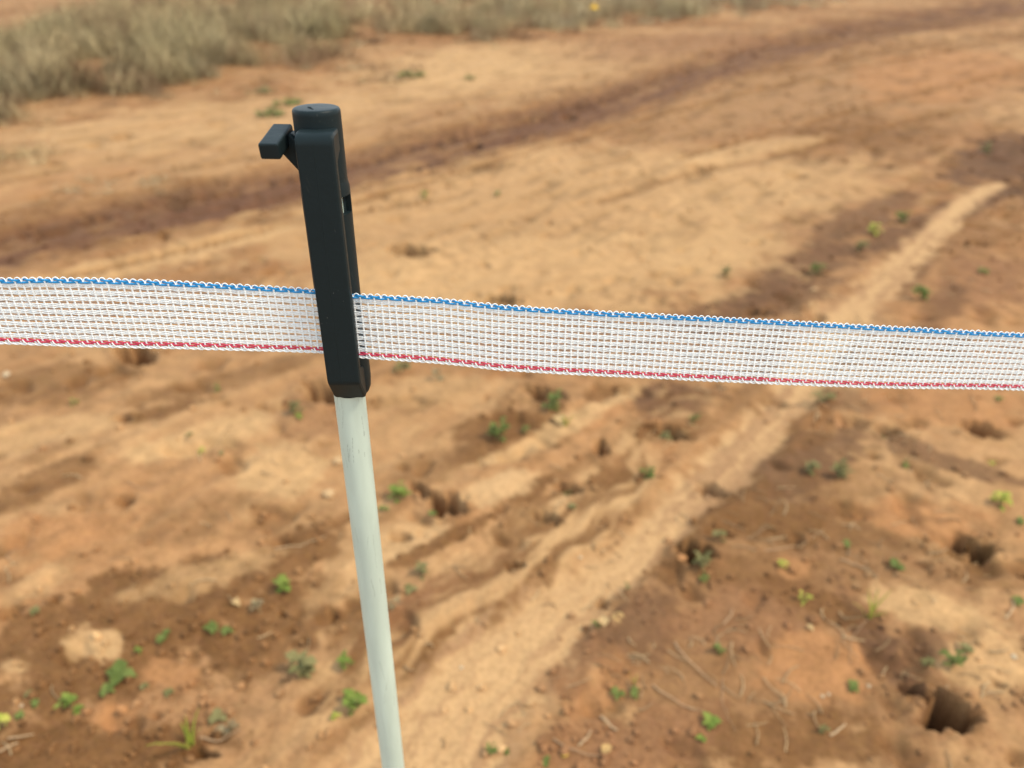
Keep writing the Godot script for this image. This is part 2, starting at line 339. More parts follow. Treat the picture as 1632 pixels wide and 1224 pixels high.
const STONES := [
	[-1.563, -2.046, 0.039, 0, "whitish stone at the left edge under the tape"],
	[0.638, -0.905, 0.012, 0, "small pale stone below the orange soil patch"],
	[0.547, -0.883, 0.011, 0, "tiny pale stone left of the small pale one"],
	[1.158, -2.7, 0.034, 1, "tan stone in the dark band above the tape"],
	[1.055, -3.279, 0.034, 1, "small tan stone on bare soil right of centre above the tape"],
	[0.931, -0.966, 0.019, 0, "white stone at the right edge on the yellow soil"],
	[0.148, -1.236, 0.014, 0, "pale stone on the sand wash"],
	[-0.094, -0.957, 0.013, 0, "flat pale stone on the near sand wash"],
	[-0.853, -0.864, 0.01, 0, "tiny pale stone among the seedlings at far left"],
	[-0.227, -1.436, 0.03, 2, "orange clod standing in the hollow right of the rod"],
	[-0.443, -1.581, 0.042, 1, "tan clod left of the rod"],
	[-0.438, -1.441, 0.048, 1, "wide flat tan clod left of the rod"],
	[0.364, -1.224, 0.035, 2, "orange clod on the near lip of the dark hollow by the sand"],
	[0.559, -0.887, 0.01, 0, "speck of pale stone right of the tiny pale stone"],
]
const GRASS_NEAR := [
	[-4.88, -4.85], [-4.03, -5.16], [-3.6, -5.51], [-3.55, -5.9], [-3.53, -6.62], [-3.16, -6.86], [-2.87, -7.11], [-2.73, -7.52], [-2.43, -7.9], [-2.07, -8.49], [-2.06, -9.39], [-1.91, -10.21], [-1.62, -10.89], [-1.13, -11.82], [-0.72, -11.03], [-0.13, -10.47], [0.21, -11.66], [0.77, -12.17], [1.84, -13.33], [3.62, -14.47], [5.33, -16.11], [7.22, -18.95]
]
const GRASS_FAR := [
	[-11.4, -9.84], [-9, -10.61], [-7.29, -11.82], [-7.24, -12.72], [-7.41, -13.99], [-9.02, -18.54], [-9.73, -22.94], [8.68, -22.94]
]
# dry tufts standing apart: x, z, width, height, tone, label
const TUFTS := [
	[-1.42, -8.6, 0.95, 0.16, 3, "low brown dead tuft on bare soil right of the post top"],
	[-1.25, -7.9, 0.5, 0.12, 3, "small brown dead tuft just below the larger one beside the post top"],
	[-2.2, -4.15, 0.62, 0.09, 2, "low grey green tuft on the soil at left above the wheel rut"],
	[-1.85, -4.0, 0.4, 0.07, 3, "small brownish tuft right of the grey green one above the rut"],
	[-3.2, -4.7, 0.8, 0.16, 0, "straw coloured tuft at the left edge below the tall grass"],
	[0.55, -13.5, 1.1, 0.35, 2, "dark green grey bush tuft at the grass edge below the yellow flower"],
]
const CAMERA_HEIGHT := 1.15
const ROWS := 900
const COLS := 560
const Z_NEAR := 0.30
const Z_RATIO := 1.00625
const FENCE_X := -0.0985
const FENCE_Z := -0.399

# soil colours as linear base colours: pale sand, tan, orange, red brown, brown crust, dark grey brown, rut brown, grey tan
var soil := [Color(0.450, 0.266, 0.124), Color(0.436, 0.256, 0.116), Color(0.330, 0.155, 0.063), Color(0.228, 0.108, 0.049), Color(0.152, 0.070, 0.026), Color(0.128, 0.063, 0.031), Color(0.118, 0.054, 0.029), Color(0.28, 0.148, 0.066)]
var used_names := {}
var heights := PackedFloat32Array()
var tones := PackedColorArray()
var row_z := PackedFloat32Array()
var row_w := PackedFloat32Array()
var col_u := PackedFloat32Array()
var rng := RandomNumberGenerator.new()
var noise_edge := FastNoiseLite.new()

# ---------------------------------------------------------------- helpers
class Shape:
	var v := PackedVector3Array()
	var n := PackedVector3Array()
	var uv := PackedVector2Array()
	var c := PackedColorArray()
	var idx := PackedInt32Array()

	func mesh() -> ArrayMesh:
		var a := []
		a.resize(Mesh.ARRAY_MAX)
		a[Mesh.ARRAY_VERTEX] = v
		a[Mesh.ARRAY_NORMAL] = n
		if uv.size() == v.size():
			a[Mesh.ARRAY_TEX_UV] = uv
		if c.size() == v.size():
			a[Mesh.ARRAY_COLOR] = c
		a[Mesh.ARRAY_INDEX] = idx
		var m := ArrayMesh.new()
		m.add_surface_from_arrays(Mesh.PRIMITIVE_TRIANGLES, a)
		return m

	# a tube through points; side axes given per point, elliptical section ra along a, rb along b
	func tube(pts: PackedVector3Array, ax: PackedVector3Array, bx: PackedVector3Array, ra: PackedFloat32Array, rb: PackedFloat32Array, sides: int, capped := true, color = null) -> void:
		var base := v.size()
		var m := pts.size()
		var handed := ax[0].cross(bx[0]).dot(pts[1] - pts[0]) > 0.0
		for i in m:
			for k in sides:
				var t := TAU * k / sides
				var d := ax[i] * cos(t) * ra[i] + bx[i] * sin(t) * rb[i]
				v.append(pts[i] + d)
				n.append((ax[i] * cos(t) * rb[i] + bx[i] * sin(t) * ra[i]).normalized())
				if color != null:
					c.append(color)
		for i in m - 1:
			for k in sides:
				var k2 := (k + 1) % sides
				var p := base + i * sides
				if handed:
					idx.append_array([p + k, p + sides + k, p + k2, p + k2, p + sides + k, p + sides + k2])
				else:
					idx.append_array([p + k, p + k2, p + sides + k, p + k2, p + sides + k2, p + sides + k])
		if capped:
			for e in [0, m - 1]:
				for k in range(1, sides - 1):
					idx.append_array([base + e * sides, base + e * sides + k, base + e * sides + k + 1])

	func round_tube(pts: PackedVector3Array, r0: float, r1: float, sides: int, color = null) -> void:
		var ax := PackedVector3Array()
		var bx := PackedVector3Array()
		var ra := PackedFloat32Array()
		for i in pts.size():
			var d := (pts[mini(i + 1, pts.size() - 1)] - pts[maxi(i - 1, 0)]).normalized()
			var up := Vector3.RIGHT if absf(d.y) > 0.8 else Vector3.UP
			var a := d.cross(up).normalized()
			ax.append(a)
			bx.append(d.cross(a).normalized())
			ra.append(lerpf(r0, r1, float(i) / (pts.size() - 1)))
		tube(pts, ax, bx, ra, ra, sides, true, color)


func soup_mesh(t: PackedVector3Array, crease_deg: float) -> ArrayMesh:
	# triangle soup -> mesh whose normals are smoothed below the crease angle
	var faces := t.size() / 3
	var fn := PackedVector3Array()
	var at := {}
	for i in faces:
		fn.append((t[i * 3 + 2] - t[i * 3]).cross(t[i * 3 + 1] - t[i * 3]))
		for k in 3:
			var key := Vector3i((t[i * 3 + k] * 200000.0).round())
			if not at.has(key):
				at[key] = []
			at[key].append(i)
	var limit := cos(deg_to_rad(crease_deg))
	var s := Shape.new()
	for i in faces:
		var own := fn[i].normalized()
		for k in 3:
			var key := Vector3i((t[i * 3 + k] * 200000.0).round())
			var sum := Vector3.ZERO
			for j in at[key]:
				if fn[j].normalized().dot(own) > limit:
					sum += fn[j]
			s.v.append(t[i * 3 + k])
			s.n.append(sum.normalized() if sum.length() > 1e-14 else own)
			s.idx.append(i * 3 + k)
	return s.mesh()


func rounded(points: Array, radii: Array, seg := 5) -> PackedVector2Array:
	var r := PackedVector2Array()
	var m := points.size()
	for i in m:
		var p: Vector2 = points[i]
		var a: Vector2 = (points[(i + m - 1) % m] - p).normalized()
		var b: Vector2 = (points[(i + 1) % m] - p).normalized()
		var rad: float = radii[i]
		if rad <= 0.0:
			r.append(p)
			continue
		for k in seg + 1:
			var f := float(k) / seg
			var p0: Vector2 = p + a * rad
			var p1: Vector2 = p + b * rad
			r.append(p0.lerp(p, f).lerp(p.lerp(p1, f), f))
	return r


# polygon extruded from -w to w with bevelled rims; place(p: Vector2, d: float) -> Vector3
func extruded(poly: PackedVector2Array, w: float, bevel: float, place: Callable) -> PackedVector3Array:
	var m := poly.size()
	var area := 0.0
	for i in m:
		area += poly[i].cross(poly[(i + 1) % m])
	var inset := PackedVector2Array()
	for i in m:
		var d0 := (poly[i] - poly[(i + m - 1) % m]).normalized()
		var d1 := (poly[(i + 1) % m] - poly[i]).normalized()
		var nn := (Vector2(-d0.y, d0.x) + Vector2(-d1.y, d1.x)) * signf(area)
		nn = nn.normalized() / maxf(0.5, sqrt((1.0 + d0.dot(d1)) / 2.0))
		inset.append(poly[i] + nn * bevel)
	var rings := [[inset, -w], [[], 0.0], [[], 0.0], [inset, w]]
	var mid := PackedVector2Array()
	for i in m:
		mid.append(poly[i].lerp(inset[i], 0.29))
	rings = [[inset, -w], [mid, -w + bevel * 0.29], [poly, -w + bevel], [poly, w - bevel], [mid, w - bevel * 0.29], [inset, w]]
	var t := PackedVector3Array()
	for q in rings.size() - 1:
		for i in m:
			var j := (i + 1) % m
			var a: Vector3 = place.call(rings[q][0][i], rings[q][1])
			var b: Vector3 = place.call(rings[q][0][j], rings[q][1])
			var c: Vector3 = place.call(rings[q + 1][0][i], rings[q + 1][1])
			var d: Vector3 = place.call(rings[q + 1][0][j], rings[q + 1][1])
			if area > 0:
				t.append_array([a, c, b, b, c, d])
			else:
				t.append_array([a, b, c, b, d, c])
	var tri := Geometry2D.triangulate_polygon(inset)
	for e in [[-w, false], [w, true]]:
		for i in range(0, tri.size(), 3):
			var a: Vector3 = place.call(inset[tri[i]], e[0])
			var b: Vector3 = place.call(inset[tri[i + 1]], e[0])
			var c: Vector3 = place.call(inset[tri[i + 2]], e[0])
			var want: Vector3 = place.call(inset[tri[i]], e[0] * 2.0) - a
			if (c - a).cross(b - a).dot(want) > 0:
				t.append_array([a, b, c])
			else:
				t.append_array([a, c, b])
	return t


func numbered(called: String) -> String:
	if not used_names.has(called):
		used_names[called] = 0
		return called
	used_names[called] += 1
	return "%s_%03d" % [called, used_names[called]]


func part(called: String, m: Mesh, mat: Material, parent: Node3D) -> MeshInstance3D:
	var o := MeshInstance3D.new()
	o.name = called
	o.mesh = m
	o.material_override = mat
	parent.add_child(o, true)
	return o


func thing(called: String, label: String, category: String, at := Vector3.ZERO, group := "") -> Node3D:
	var o := Node3D.new()
	o.name = numbered(called)
	add_child(o)
	o.position = at
	o.set_meta("label", label)
	o.set_meta("category", category)
	if group:
		o.set_meta("group", group)
	return o


func single(called: String, m: Mesh, mat: Material, label: String, category: String, at := Vector3.ZERO, group := "") -> MeshInstance3D:
	var o := MeshInstance3D.new()
	o.name = numbered(called)
	o.mesh = m
	o.material_override = mat
	add_child(o)
	o.position = at
	o.set_meta("label", label)
	o.set_meta("category", category)
	if group:
		o.set_meta("group", group)
	return o


func srgb(r: float, g: float, b: float) -> Color:
	return Color(r, g, b).linear_to_srgb()


func plain(lin: Color, rough := 0.8, spec := 0.5) -> StandardMaterial3D:
	var m := StandardMaterial3D.new()
	m.albedo_color = lin.linear_to_srgb()
	m.roughness = rough
	m.metallic_specular = spec
	return m


func noise_texture(seed_: int, freq: float, octaves: int, ramp: Array, size := 512, normal := false, bump := 4.0) -> NoiseTexture2D:
	var f := FastNoiseLite.new()
	f.seed = seed_
	f.frequency = freq
	f.fractal_octaves = octaves
	f.noise_type = FastNoiseLite.TYPE_SIMPLEX_SMOOTH
	var t := NoiseTexture2D.new()
	t.width = size
	t.height = size
	t.seamless = true
	t.noise = f
	if normal:
		t.as_normal_map = true
		t.bump_strength = bump
	else:
		var g := Gradient.new()
		g.offsets = PackedFloat32Array([0.0, 0.5, 1.0])
		g.colors = PackedColorArray([ramp[0], ramp[1], ramp[2]])
		t.color_ramp = g
	return t


# ---------------------------------------------------------------- ground
func field(seed_: int, freq: float, oct := 3) -> FastNoiseLite:
	var f := FastNoiseLite.new()
	f.seed = seed_
	f.frequency = freq
	f.fractal_octaves = oct
	f.noise_type = FastNoiseLite.TYPE_SIMPLEX_SMOOTH
	return f


func mixc(a: Color, b: Color, w: float) -> Color:
	return a.lerp(b, clampf(w, 0.0, 1.0))


func col_range(j: int, x0: float, x1: float) -> Vector2i:
	var a := col_u.bsearch(x0 / row_w[j]) - 1
	var b := col_u.bsearch(x1 / row_w[j])
	return Vector2i(clampi(a, 0, COLS - 1), clampi(b, 0, COLS - 1))


func row_range(z0: float, z1: float) -> Vector2i:
	# z0 is farther (more negative)
	var a := int(floor(log(maxf(-z1, Z_NEAR) / Z_NEAR) / log(Z_RATIO)))
	var b := int(ceil(log(maxf(-z0, Z_NEAR) / Z_NEAR) / log(Z_RATIO)))
	return Vector2i(clampi(a, 0, ROWS - 1), clampi(b, 0, ROWS - 1))


func base_ground() -> void:
	for j in ROWS:
		var d := Z_NEAR * pow(Z_RATIO, j)
		row_z.append(-d)
		row_w.append(2.0 + 1.6 * d)
	for i in COLS:
		var u := 2.0 * i / (COLS - 1) - 1.0
		col_u.append(0.36 * u + 0.64 * u * u * u)
	heights.resize(ROWS * COLS)
	tones.resize(ROWS * COLS)
	var n_big := field(11, 0.32, 2)
	var n_mid := field(12, 1.3, 3)
	var n_fine := field(13, 6.0, 4)
	var n_grit := field(14, 26.0, 3)
	var n_streak := field(15, 1.0, 3)
	var n_spot := field(16, 4.2, 3)
	# the ground is worn along the track, which runs up to the right
	var along := Vector2(0.62, -0.785)
	var across := Vector2(0.785, 0.62)
	for j in ROWS:
		var z := row_z[j]
		for i in COLS:
			var x := col_u[i] * row_w[j]
			var p := Vector2(x, z)
			var big := n_big.get_noise_2d(x, z)
			var s := p.dot(along)
			var t := p.dot(across)
			var mid := n_mid.get_noise_2d(s * 0.55, t * 1.25)
			var fine := n_fine.get_noise_2d(s * 0.7, t * 1.2)
			var grit := n_grit.get_noise_2d(x, z)
			var st := n_streak.get_noise_2d(s * 0.9, t * 5.0)
			var st2 := n_streak.get_noise_2d(s * 2.2 + 70.0, t * 13.0)
			var c: Color = mixc(Color(0.258, 0.120, 0.048), Color(0.396, 0.222, 0.100), 0.42 + big * 0.7 + mid * 0.6 + st * 0.5 + st2 * 0.3)
			var crust := smoothstep(0.08, 0.40, mid * 0.5 + fine * 0.45 + st * 0.5 + st2 * 0.25 - big * 0.25)
			c = mixc(c, soil[4], crust * 0.62)
			c = mixc(c, soil[3], smoothstep(0.15, 0.5, st * 0.6 - fine * 0.5 + 0.1) * 0.35)
			c = mixc(c, soil[1], smoothstep(0.1, 0.45, -fine * 0.5 - st * 0.5) * 0.4)
			var spot := n_spot.get_noise_2d(x, z)
			c = mixc(c, soil[4], smoothstep(0.30, 0.52, spot) * 0.55)
			c = c * (1.0 + grit * 0.10 + fine * 0.10)
			c.a = 1.0
			tones[j * COLS + i] = c
			heights[j * COLS + i] = big * 0.012 + mid * 0.010 + fine * 0.0042 + st * 0.006 + st2 * 0.002 + grit * 0.0025 - smoothstep(0.34, 0.6, spot) * 0.02
	noise_edge = field(21, 7.0, 4)


func paint_patch(p: Array) -> void:
	var c := Vector2(p[0], p[1])
	var a := Vector2(p[2], p[3])
	var b := Vector2(p[4], p[5])
	var det := a.cross(b)
	var ex := (absf(a.x) + absf(b.x)) * 1.35
	var ez := (absf(a.y) + absf(b.y)) * 1.35
	var kind: Color = soil[p[6]]
	var far := -c.y
	var fr := clampf(1.6 / far, 0.25, 1.4)
	var rr := row_range(c.y - ez, c.y + ez)
	for j in range(rr.x, rr.y + 1):
		var z := row_z[j]
		var cr := col_range(j, c.x - ex, c.x + ex)
		for i in range(cr.x, cr.y + 1):
			var x := col_u[i] * row_w[j]
			var d := Vector2(x, z) - c
			var q := Vector2(d.cross(b), -d.cross(a)) / det
			var r := q.length()
			if r > 1.6:
				continue
			var e := noise_edge.get_noise_2d(x * fr, z * fr)
			var e2 := noise_edge.get_noise_2d(x * fr * 3.7 + 40.0, z * fr * 3.7)
			r += e * 0.5 + e2 * 0.3
			var w := (1.0 - smoothstep(0.72, 1.12, r)) * float(p[7])
			if w > 0.0:
				var k := j * COLS + i
				var tint := 1.0 + e2 * 0.18
				tones[k] = mixc(tones[k], Color(kind.r * tint, kind.g * tint, kind.b * tint), w)


func dig_hollow(p: Array) -> void:
	var c := Vector2(p[0], p[1])
	var a := Vector2(p[2], p[3]) 
	var b := Vector2(p[4], p[5])
	var det := a.cross(b)
	var ex := (absf(a.x) + absf(b.x)) * 1.8
	var ez := (absf(a.y) + absf(b.y)) * 1.8
	var depth: float = p[6]
	var rr := row_range(c.y - ez, c.y + ez)
	for j in range(rr.x, rr.y + 1):
		var z := row_z[j]
		var cr := col_range(j, c.x - ex, c.x + ex)
		for i in range(cr.x, cr.y + 1):
			var x := col_u[i] * row_w[j]
			var d := Vector2(x, z) - c
			var q := Vector2(d.cross(b), -d.cross(a)) / det
			var r := q.length()
			if r > 2.0:
				continue
			var e := noise_edge.get_noise_2d(q.x * 0.15 + c.x * 9.0, q.y * 0.15 + c.y * 9.0)
			var e2 := noise_edge.get_noise_2d(q.x * 0.42 + c.x * 5.0 + 50.0, q.y * 0.42)
			var rough := noise_edge.get_noise_2d(q.x * 1.1, q.y * 1.1 + c.x * 7.0)
			r += e * 0.60 + e2 * 0.26 + rough * 0.04
			var k := j * COLS + i
			var slope := 1.0 - smoothstep(0.60, 1.10, r)
			var core := 1.0 - smoothstep(0.52, 0.86, r)
			heights[k] -= depth * (0.30 * slope + 0.70 * core)
			heights[k] += rough * minf(depth, 0.12) * 0.35 * slope
			heights[k] += minf(depth, 0.08) * 0.14 * exp(-pow((r - 1.25) / 0.22, 2.0))


# a strip that follows a line of [x, z, half width]; shape(k, t, s, w) is called for each vertex inside
func along_strip(line: Array, reach: float, shape: Callable) -> void:
	var best := {}
	var s0 := 0.0
	for q in line.size() - 1:
		var a := Vector2(line[q][0], line[q][1])
		var b := Vector2(line[q + 1][0], line[q + 1][1])
		var wa: float = line[q][2]
		var wb: float = line[q + 1][2]
		var ab := b - a
		var len := ab.length()
		var pad := maxf(wa, wb) * reach
		var rr := row_range(minf(a.y, b.y) - pad, maxf(a.y, b.y) + pad)
		for j in range(rr.x, rr.y + 1):
			var z := row_z[j]
			var cr := col_range(j, minf(a.x, b.x) - pad, maxf(a.x, b.x) + pad)
			for i in range(cr.x, cr.y + 1):
				var d := Vector2(col_u[i] * row_w[j], z) - a
				var f := clampf(d.dot(ab) / (len * len), 0.0, 1.0)
				var off := d - ab * f
				var w := lerpf(wa, wb, f)
				var t := off.length() / w
				if t < reach:
					var k := j * COLS + i
					if not best.has(k) or best[k].x > t:
						best[k] = Vector4(t, s0 + f * len, w, signf(ab.cross(d)))
		s0 += len
	for k in best:
		shape.call(k, best[k])


func vertex_xz(k: int) -> Vector2:
	var j := k / COLS
	return Vector2(col_u[k % COLS] * row_w[j], row_z[j])


func shape_ground() -> void:
	base_ground()
	for p in PATCHES:
		paint_patch(p)
	var streak := field(31, 1.0, 3)
	# crumbly mottling of the crust at the scale of a finger
	var n_mot := field(17, 13.0, 3)
	var n_where := field(18, 1.1, 2)
	for j in ROWS:
		if row_z[j] < -24.0:
			break
		for i in COLS:
			var x := col_u[i] * row_w[j]
			var k := j * COLS + i
			var q := n_mot.get_noise_2d(x, row_z[j])
			var amt := 0.55 + 0.6 * n_where.get_noise_2d(x, row_z[j])
			tones[k] = tones[k] * (1.0 + (smoothstep(0.0, 0.4, q) * 0.13 - smoothstep(0.02, 0.35, -q) * 0.20) * amt)
			heights[k] += q * 0.0018 * amt
			if row_z[j] < -2.2:
				var far_in := smoothstep(2.2, 4.5, -row_z[j])
				var q2 := n_mot.get_noise_2d((x * 0.62 - row_z[j] * 0.785) * 0.10 + 90.0, (x * 0.785 + row_z[j] * 0.62) * 0.34)
				tones[k] = tones[k] * (1.0 - smoothstep(0.15, 0.45, q2) * 0.26 * far_in + smoothstep(0.1, 0.4, -q2) * 0.08 * far_in)
				heights[k] -= smoothstep(0.2, 0.5, q2) * 0.015 * far_in
	# water-laid streaks beside the sand wash
	along_strip(WASH, 1.7, func(k: int, b: Vector4):
		var p := vertex_xz(k)
		var e := streak.get_noise_2d(p.x * 6.0, p.y * 6.0)
		var across := b.x * b.w * b.z + 0.03 * e + 0.05 * streak.get_noise_2d(p.x * 2.0 + 20.0, p.y * 2.0)
		var s := streak.get_noise_2d(b.y * 2.6 + 5.0, across * 15.0)
		var w := 1.0 - smoothstep(0.5, 1.5, b.x + e * 0.7)
		w *= smoothstep(0.0, 0.4, b.y) * (1.0 - smoothstep(1.25, 1.75, b.y + e * 0.5))
		tones[k] = mixc(tones[k], mixc(soil[4], soil[1], smoothstep(-0.25, 0.3, s)), w * 0.75)
		heights[k] += w * s * 0.003)
	# the sand wash itself
	along_strip(SAND, 1.8, func(k: int, b: Vector4):
		var p := vertex_xz(k)
		var e := noise_edge.get_noise_2d(p.x * 1.3, p.y * 1.3)
		var across := b.x * b.w * b.z + 0.03 * e
		var e2 := noise_edge.get_noise_2d(p.x * 4.0, p.y * 4.0)
		var s_edge := streak.get_noise_2d(b.y * 3.0 + 11.0, across * 9.0)
		var w := 1.0 - smoothstep(0.58, 1.10, b.x + e * 0.35 + e2 * 0.35 + s_edge * 0.45)
		var s := streak.get_noise_2d(b.y * 0.8, across * 20.0)
		var s2 := streak.get_noise_2d(b.y * 4.0 + 30.0, across * 40.0)
		var c := mixc(soil[0], Color(0.300, 0.162, 0.078), smoothstep(-0.08, 0.25, s) * 0.75 + smoothstep(0.0, 0.4, s2) * 0.25)
		tones[k] = mixc(tones[k], c * (1.0 + e2 * 0.1), w)
		var bank := 1.0 - smoothstep(0.6, 1.4, b.x + e * 0.3)
		heights[k] = lerpf(heights[k], -0.012 + s * 0.004 + s2 * 0.001, bank)
		heights[k] += 0.003 * exp(-pow((b.x - 1.4 + e * 0.3) / 0.2, 2.0)))
	# the far wheel rut
	along_strip(RUT, 2.2, func(k: int, b: Vector4):
		var p := vertex_xz(k)
		var e := noise_edge.get_noise_2d(p.x * 0.5, p.y * 0.5)
		var e2 := noise_edge.get_noise_2d(p.x * 1.6, p.y * 1.6)
		var flow := streak.get_noise_2d(b.y * 0.55, b.x * b.w * 3.6)
		var r := b.x * 0.85 + e * 0.3 + flow * 0.5 + e2 * 0.12
		var w := 1.0 - smoothstep(0.45, 1.35, r)
		tones[k] = mixc(tones[k], soil[6] * (1.0 + e2 * 0.35), w * clampf(0.98 - smoothstep(0.0, 6.0, p.x + 2.0) * 0.25 + flow * 0.9 + e * 0.4, 0.12, 0.95))
		# the near side of the rut (right of the way it runs) is a steep lip
		var side := -b.w * b.x
		heights[k] -= 0.035 * (1.0 - smoothstep(0.5, 1.15, r))
		heights[k] -= 0.05 * exp(-pow((side - 0.55 + e * 0.3) / 0.22, 2.0)) * smoothstep(-0.2, 0.3, e2 + e)
		heights[k] += 0.012 * exp(-pow((r - 1.35) / 0.3, 2.0)))
	# fainter wheel marks beside it
	for line in [MARK_A, MARK_B, MARK_C, MARK_D, MARK_E, MARK_F]:
		along_strip(line, 2.0, func(k: int, b: Vector4):
			var p := vertex_xz(k)
			var e := noise_edge.get_noise_2d(p.x * 0.8, p.y * 0.8)
			var flow := streak.get_noise_2d(b.y * 0.9 + 60.0, b.x * b.w * 2.0)
			var w := 1.0 - smoothstep(0.3, 1.2, b.x + e * 0.5 + flow * 0.4)
			w *= clampf(0.55 + flow * 1.6, 0.0, 1.0)
			tones[k] = mixc(tones[k], soil[4], w * 0.85)
			heights[k] -= w * 0.03)
	for p in HOLLOWS:
		dig_hollow(p)


func height_at(x: float, z: float) -> float:
	var jf := clampf(log(-z / Z_NEAR) / log(Z_RATIO), 0.0, ROWS - 1.001)
	var j := int(jf)
	var u := x / lerpf(row_w[j], row_w[j + 1], jf - j)
	var i := clampi(col_u.bsearch(u) - 1, 0, COLS - 2)
	var fu := clampf((u - col_u[i]) / (col_u[i + 1] - col_u[i]), 0.0, 1.0)
	var a := lerpf(heights[j * COLS + i], heights[j * COLS + i + 1], fu)
	var b := lerpf(heights[(j + 1) * COLS + i], heights[(j + 1) * COLS + i + 1], fu)
	return lerpf(a, b, jf - j)


func tone_at(x: float, z: float) -> Color:
	var j := clampi(int(log(-z / Z_NEAR) / log(Z_RATIO)), 0, ROWS - 1)
	var i := clampi(col_u.bsearch(x / row_w[j]), 0, COLS - 1)
	return tones[j * COLS + i]


func on_ground(x: float, z: float, sink := 0.0) -> Vector3:
	return Vector3(x, height_at(x, z) - sink, z)


func soil_material() -> StandardMaterial3D:
	var m := StandardMaterial3D.new()
	m.vertex_color_use_as_albedo = true
	m.roughness = 0.96
	m.metallic_specular = 0.25
	m.uv1_triplanar = true
	m.uv1_world_triplanar = true
	m.uv1_scale = Vector3(3.1, 3.1, 3.1)
	m.albedo_texture = noise_texture(5, 0.02, 5, [Color(0.84, 0.83, 0.82), Color(0.95, 0.95, 0.95), Color(1, 1, 1)], 1024)
	m.normal_enabled = true
	m.normal_texture = noise_texture(6, 0.03, 5, [], 1024, true, 6.0)
	m.normal_scale = 0.6
	return m


func build_ground() -> void:
	shape_ground()
	var s := Shape.new()
	s.v.resize(ROWS * COLS)
	s.n.resize(ROWS * COLS)
	s.c = tones
	for j in ROWS:
		var j0 := maxi(j - 1, 0)
		var j1 := mini(j + 1, ROWS - 1)
		for i in COLS:
			var k := j * COLS + i
			s.v[k] = Vector3(col_u[i] * row_w[j], heights[k], row_z[j])
			var i0 := maxi(i - 1, 0)
			var i1 := mini(i + 1, COLS - 1)
			var dx := (heights[j * COLS + i1] - heights[j * COLS + i0]) / ((col_u[i1] - col_u[i0]) * row_w[j])
			var dz := (heights[j1 * COLS + i] - heights[j0 * COLS + i]) / (row_z[j1] - row_z[j0])
			s.n[k] = Vector3(-dx, 1.0, -dz).normalized()
	s.idx.resize((ROWS - 1) * (COLS - 1) * 6)
	var w := 0
	for j in ROWS - 1:
		for i in COLS - 1:
			var k := j * COLS + i
			s.idx[w] = k
			s.idx[w + 1] = k + COLS
			s.idx[w + 2] = k + 1
			s.idx[w + 3] = k + 1
			s.idx[w + 4] = k + COLS
			s.idx[w + 5] = k + COLS + 1
			w += 6
	var mat := soil_material()
	var g := MeshInstance3D.new()
	g.name = "ground"
	g.mesh = s.mesh()
	g.material_override = mat
	g.set_meta("kind", "structure")
	add_child(g)
	# the plain goes on beyond and behind
	var far := MeshInstance3D.new()
	far.name = "ground_plain"
	var pm := PlaneMesh.new()
	pm.size = Vector2(600, 600)
	far.mesh = pm
	far.position = Vector3(0, -0.45, 0)
	var fm := plain(Color(0.30, 0.165, 0.075), 0.96, 0.25)
	far.material_override = fm
	far.set_meta("kind", "structure")
	add_child(far)
	print("ground built")


# ---------------------------------------------------------------- the fence post
func rod_texture() -> ImageTexture:
	var w := 256
	var h := 2048
	var im := Image.create(w, h, true, Image.FORMAT_RGB8)
	var f := field(41, 0.02, 4)
	var f2 := field(42, 0.006, 2)
	for y in h:
		for x in w:
			var a := TAU * x / w
			var q := f.get_noise_3d(cos(a) * 40.0, sin(a) * 40.0, y * 0.35)
			var q2 := f2.get_noise_3d(cos(a) * 40.0, sin(a) * 40.0, y * 0.5)
			var k := 1.0 + q * 0.05 + q2 * 0.06
			im.set_pixel(x, y, Color(0.695 * k, 0.745 * k, 0.695 * k))
	# scratches and scuffs, most of them just below the head
	var r := RandomNumberGenerator.new()
	r.seed = 77
	for n in 150:
		var x := r.randf() * w
		var y := 300.0 + pow(r.randf(), 1.6) * 1500.0
		var len := r.randi_range(6, 60) if n % 3 else r.randi_range(3, 8)
		var slope := r.randf_range(-0.3, 0.3)
		var dark := r.randf_range(0.25, 0.75)
		for t in len:
			x += slope + r.randf_range(-0.5, 0.5)
			var px := posmod(int(x), w)
			var py := mini(int(y) + t, h - 1)
			if r.randf() < 0.75:
				var o := im.get_pixel(px, py)
				im.set_pixel(px, py, o.lerp(Color(0.28, 0.28, 0.26), dark * 0.7))
	# the long crooked crack under the clip
	var cx := 150.0
	for t in 60:
		cx += [-0.5, -0.9, 0.1, -0.2, -0.8][int(t / 12.0)] + r.randf_range(-0.4, 0.4)
		for d in 2:
			im.set_pixel(posmod(int(cx) + d, w), 306 + t, Color(0.3, 0.32, 0.31))
	im.generate_mipmaps()
	return ImageTexture.create_from_image(im)


func plastic_texture() -> ImageTexture:
	# near-black moulded plastic with a few pale specks of dust and scuffs
	var n := 1024
	var im := Image.create(n, n, true, Image.FORMAT_RGB8)
	im.fill(Color(0.0108, 0.0172, 0.0190).linear_to_srgb())
	var r := RandomNumberGenerator.new()
	r.seed = 12
	for i in 260:
		var c := Color(0.0108, 0.0172, 0.0190).lerp(Color(0.30, 0.28, 0.25), pow(r.randf(), 3.0) * 0.7).linear_to_srgb()
		var x := r.randi_range(4, n - 8)
		var y := r.randi_range(4, n - 8)
		if i % 4 == 0:
			var len := r.randi_range(8, 40)
			for t in len:
				im.set_pixel(posmod(x + int(t * 0.3), n), posmod(y + t, n), c.darkened(0.35))
		else:
			im.fill_rect(Rect2i(x, y, r.randi_range(1, 3), r.randi_range(1, 3)), c)
	im.generate_mipmaps()
	return ImageTexture.create_from_image(im)


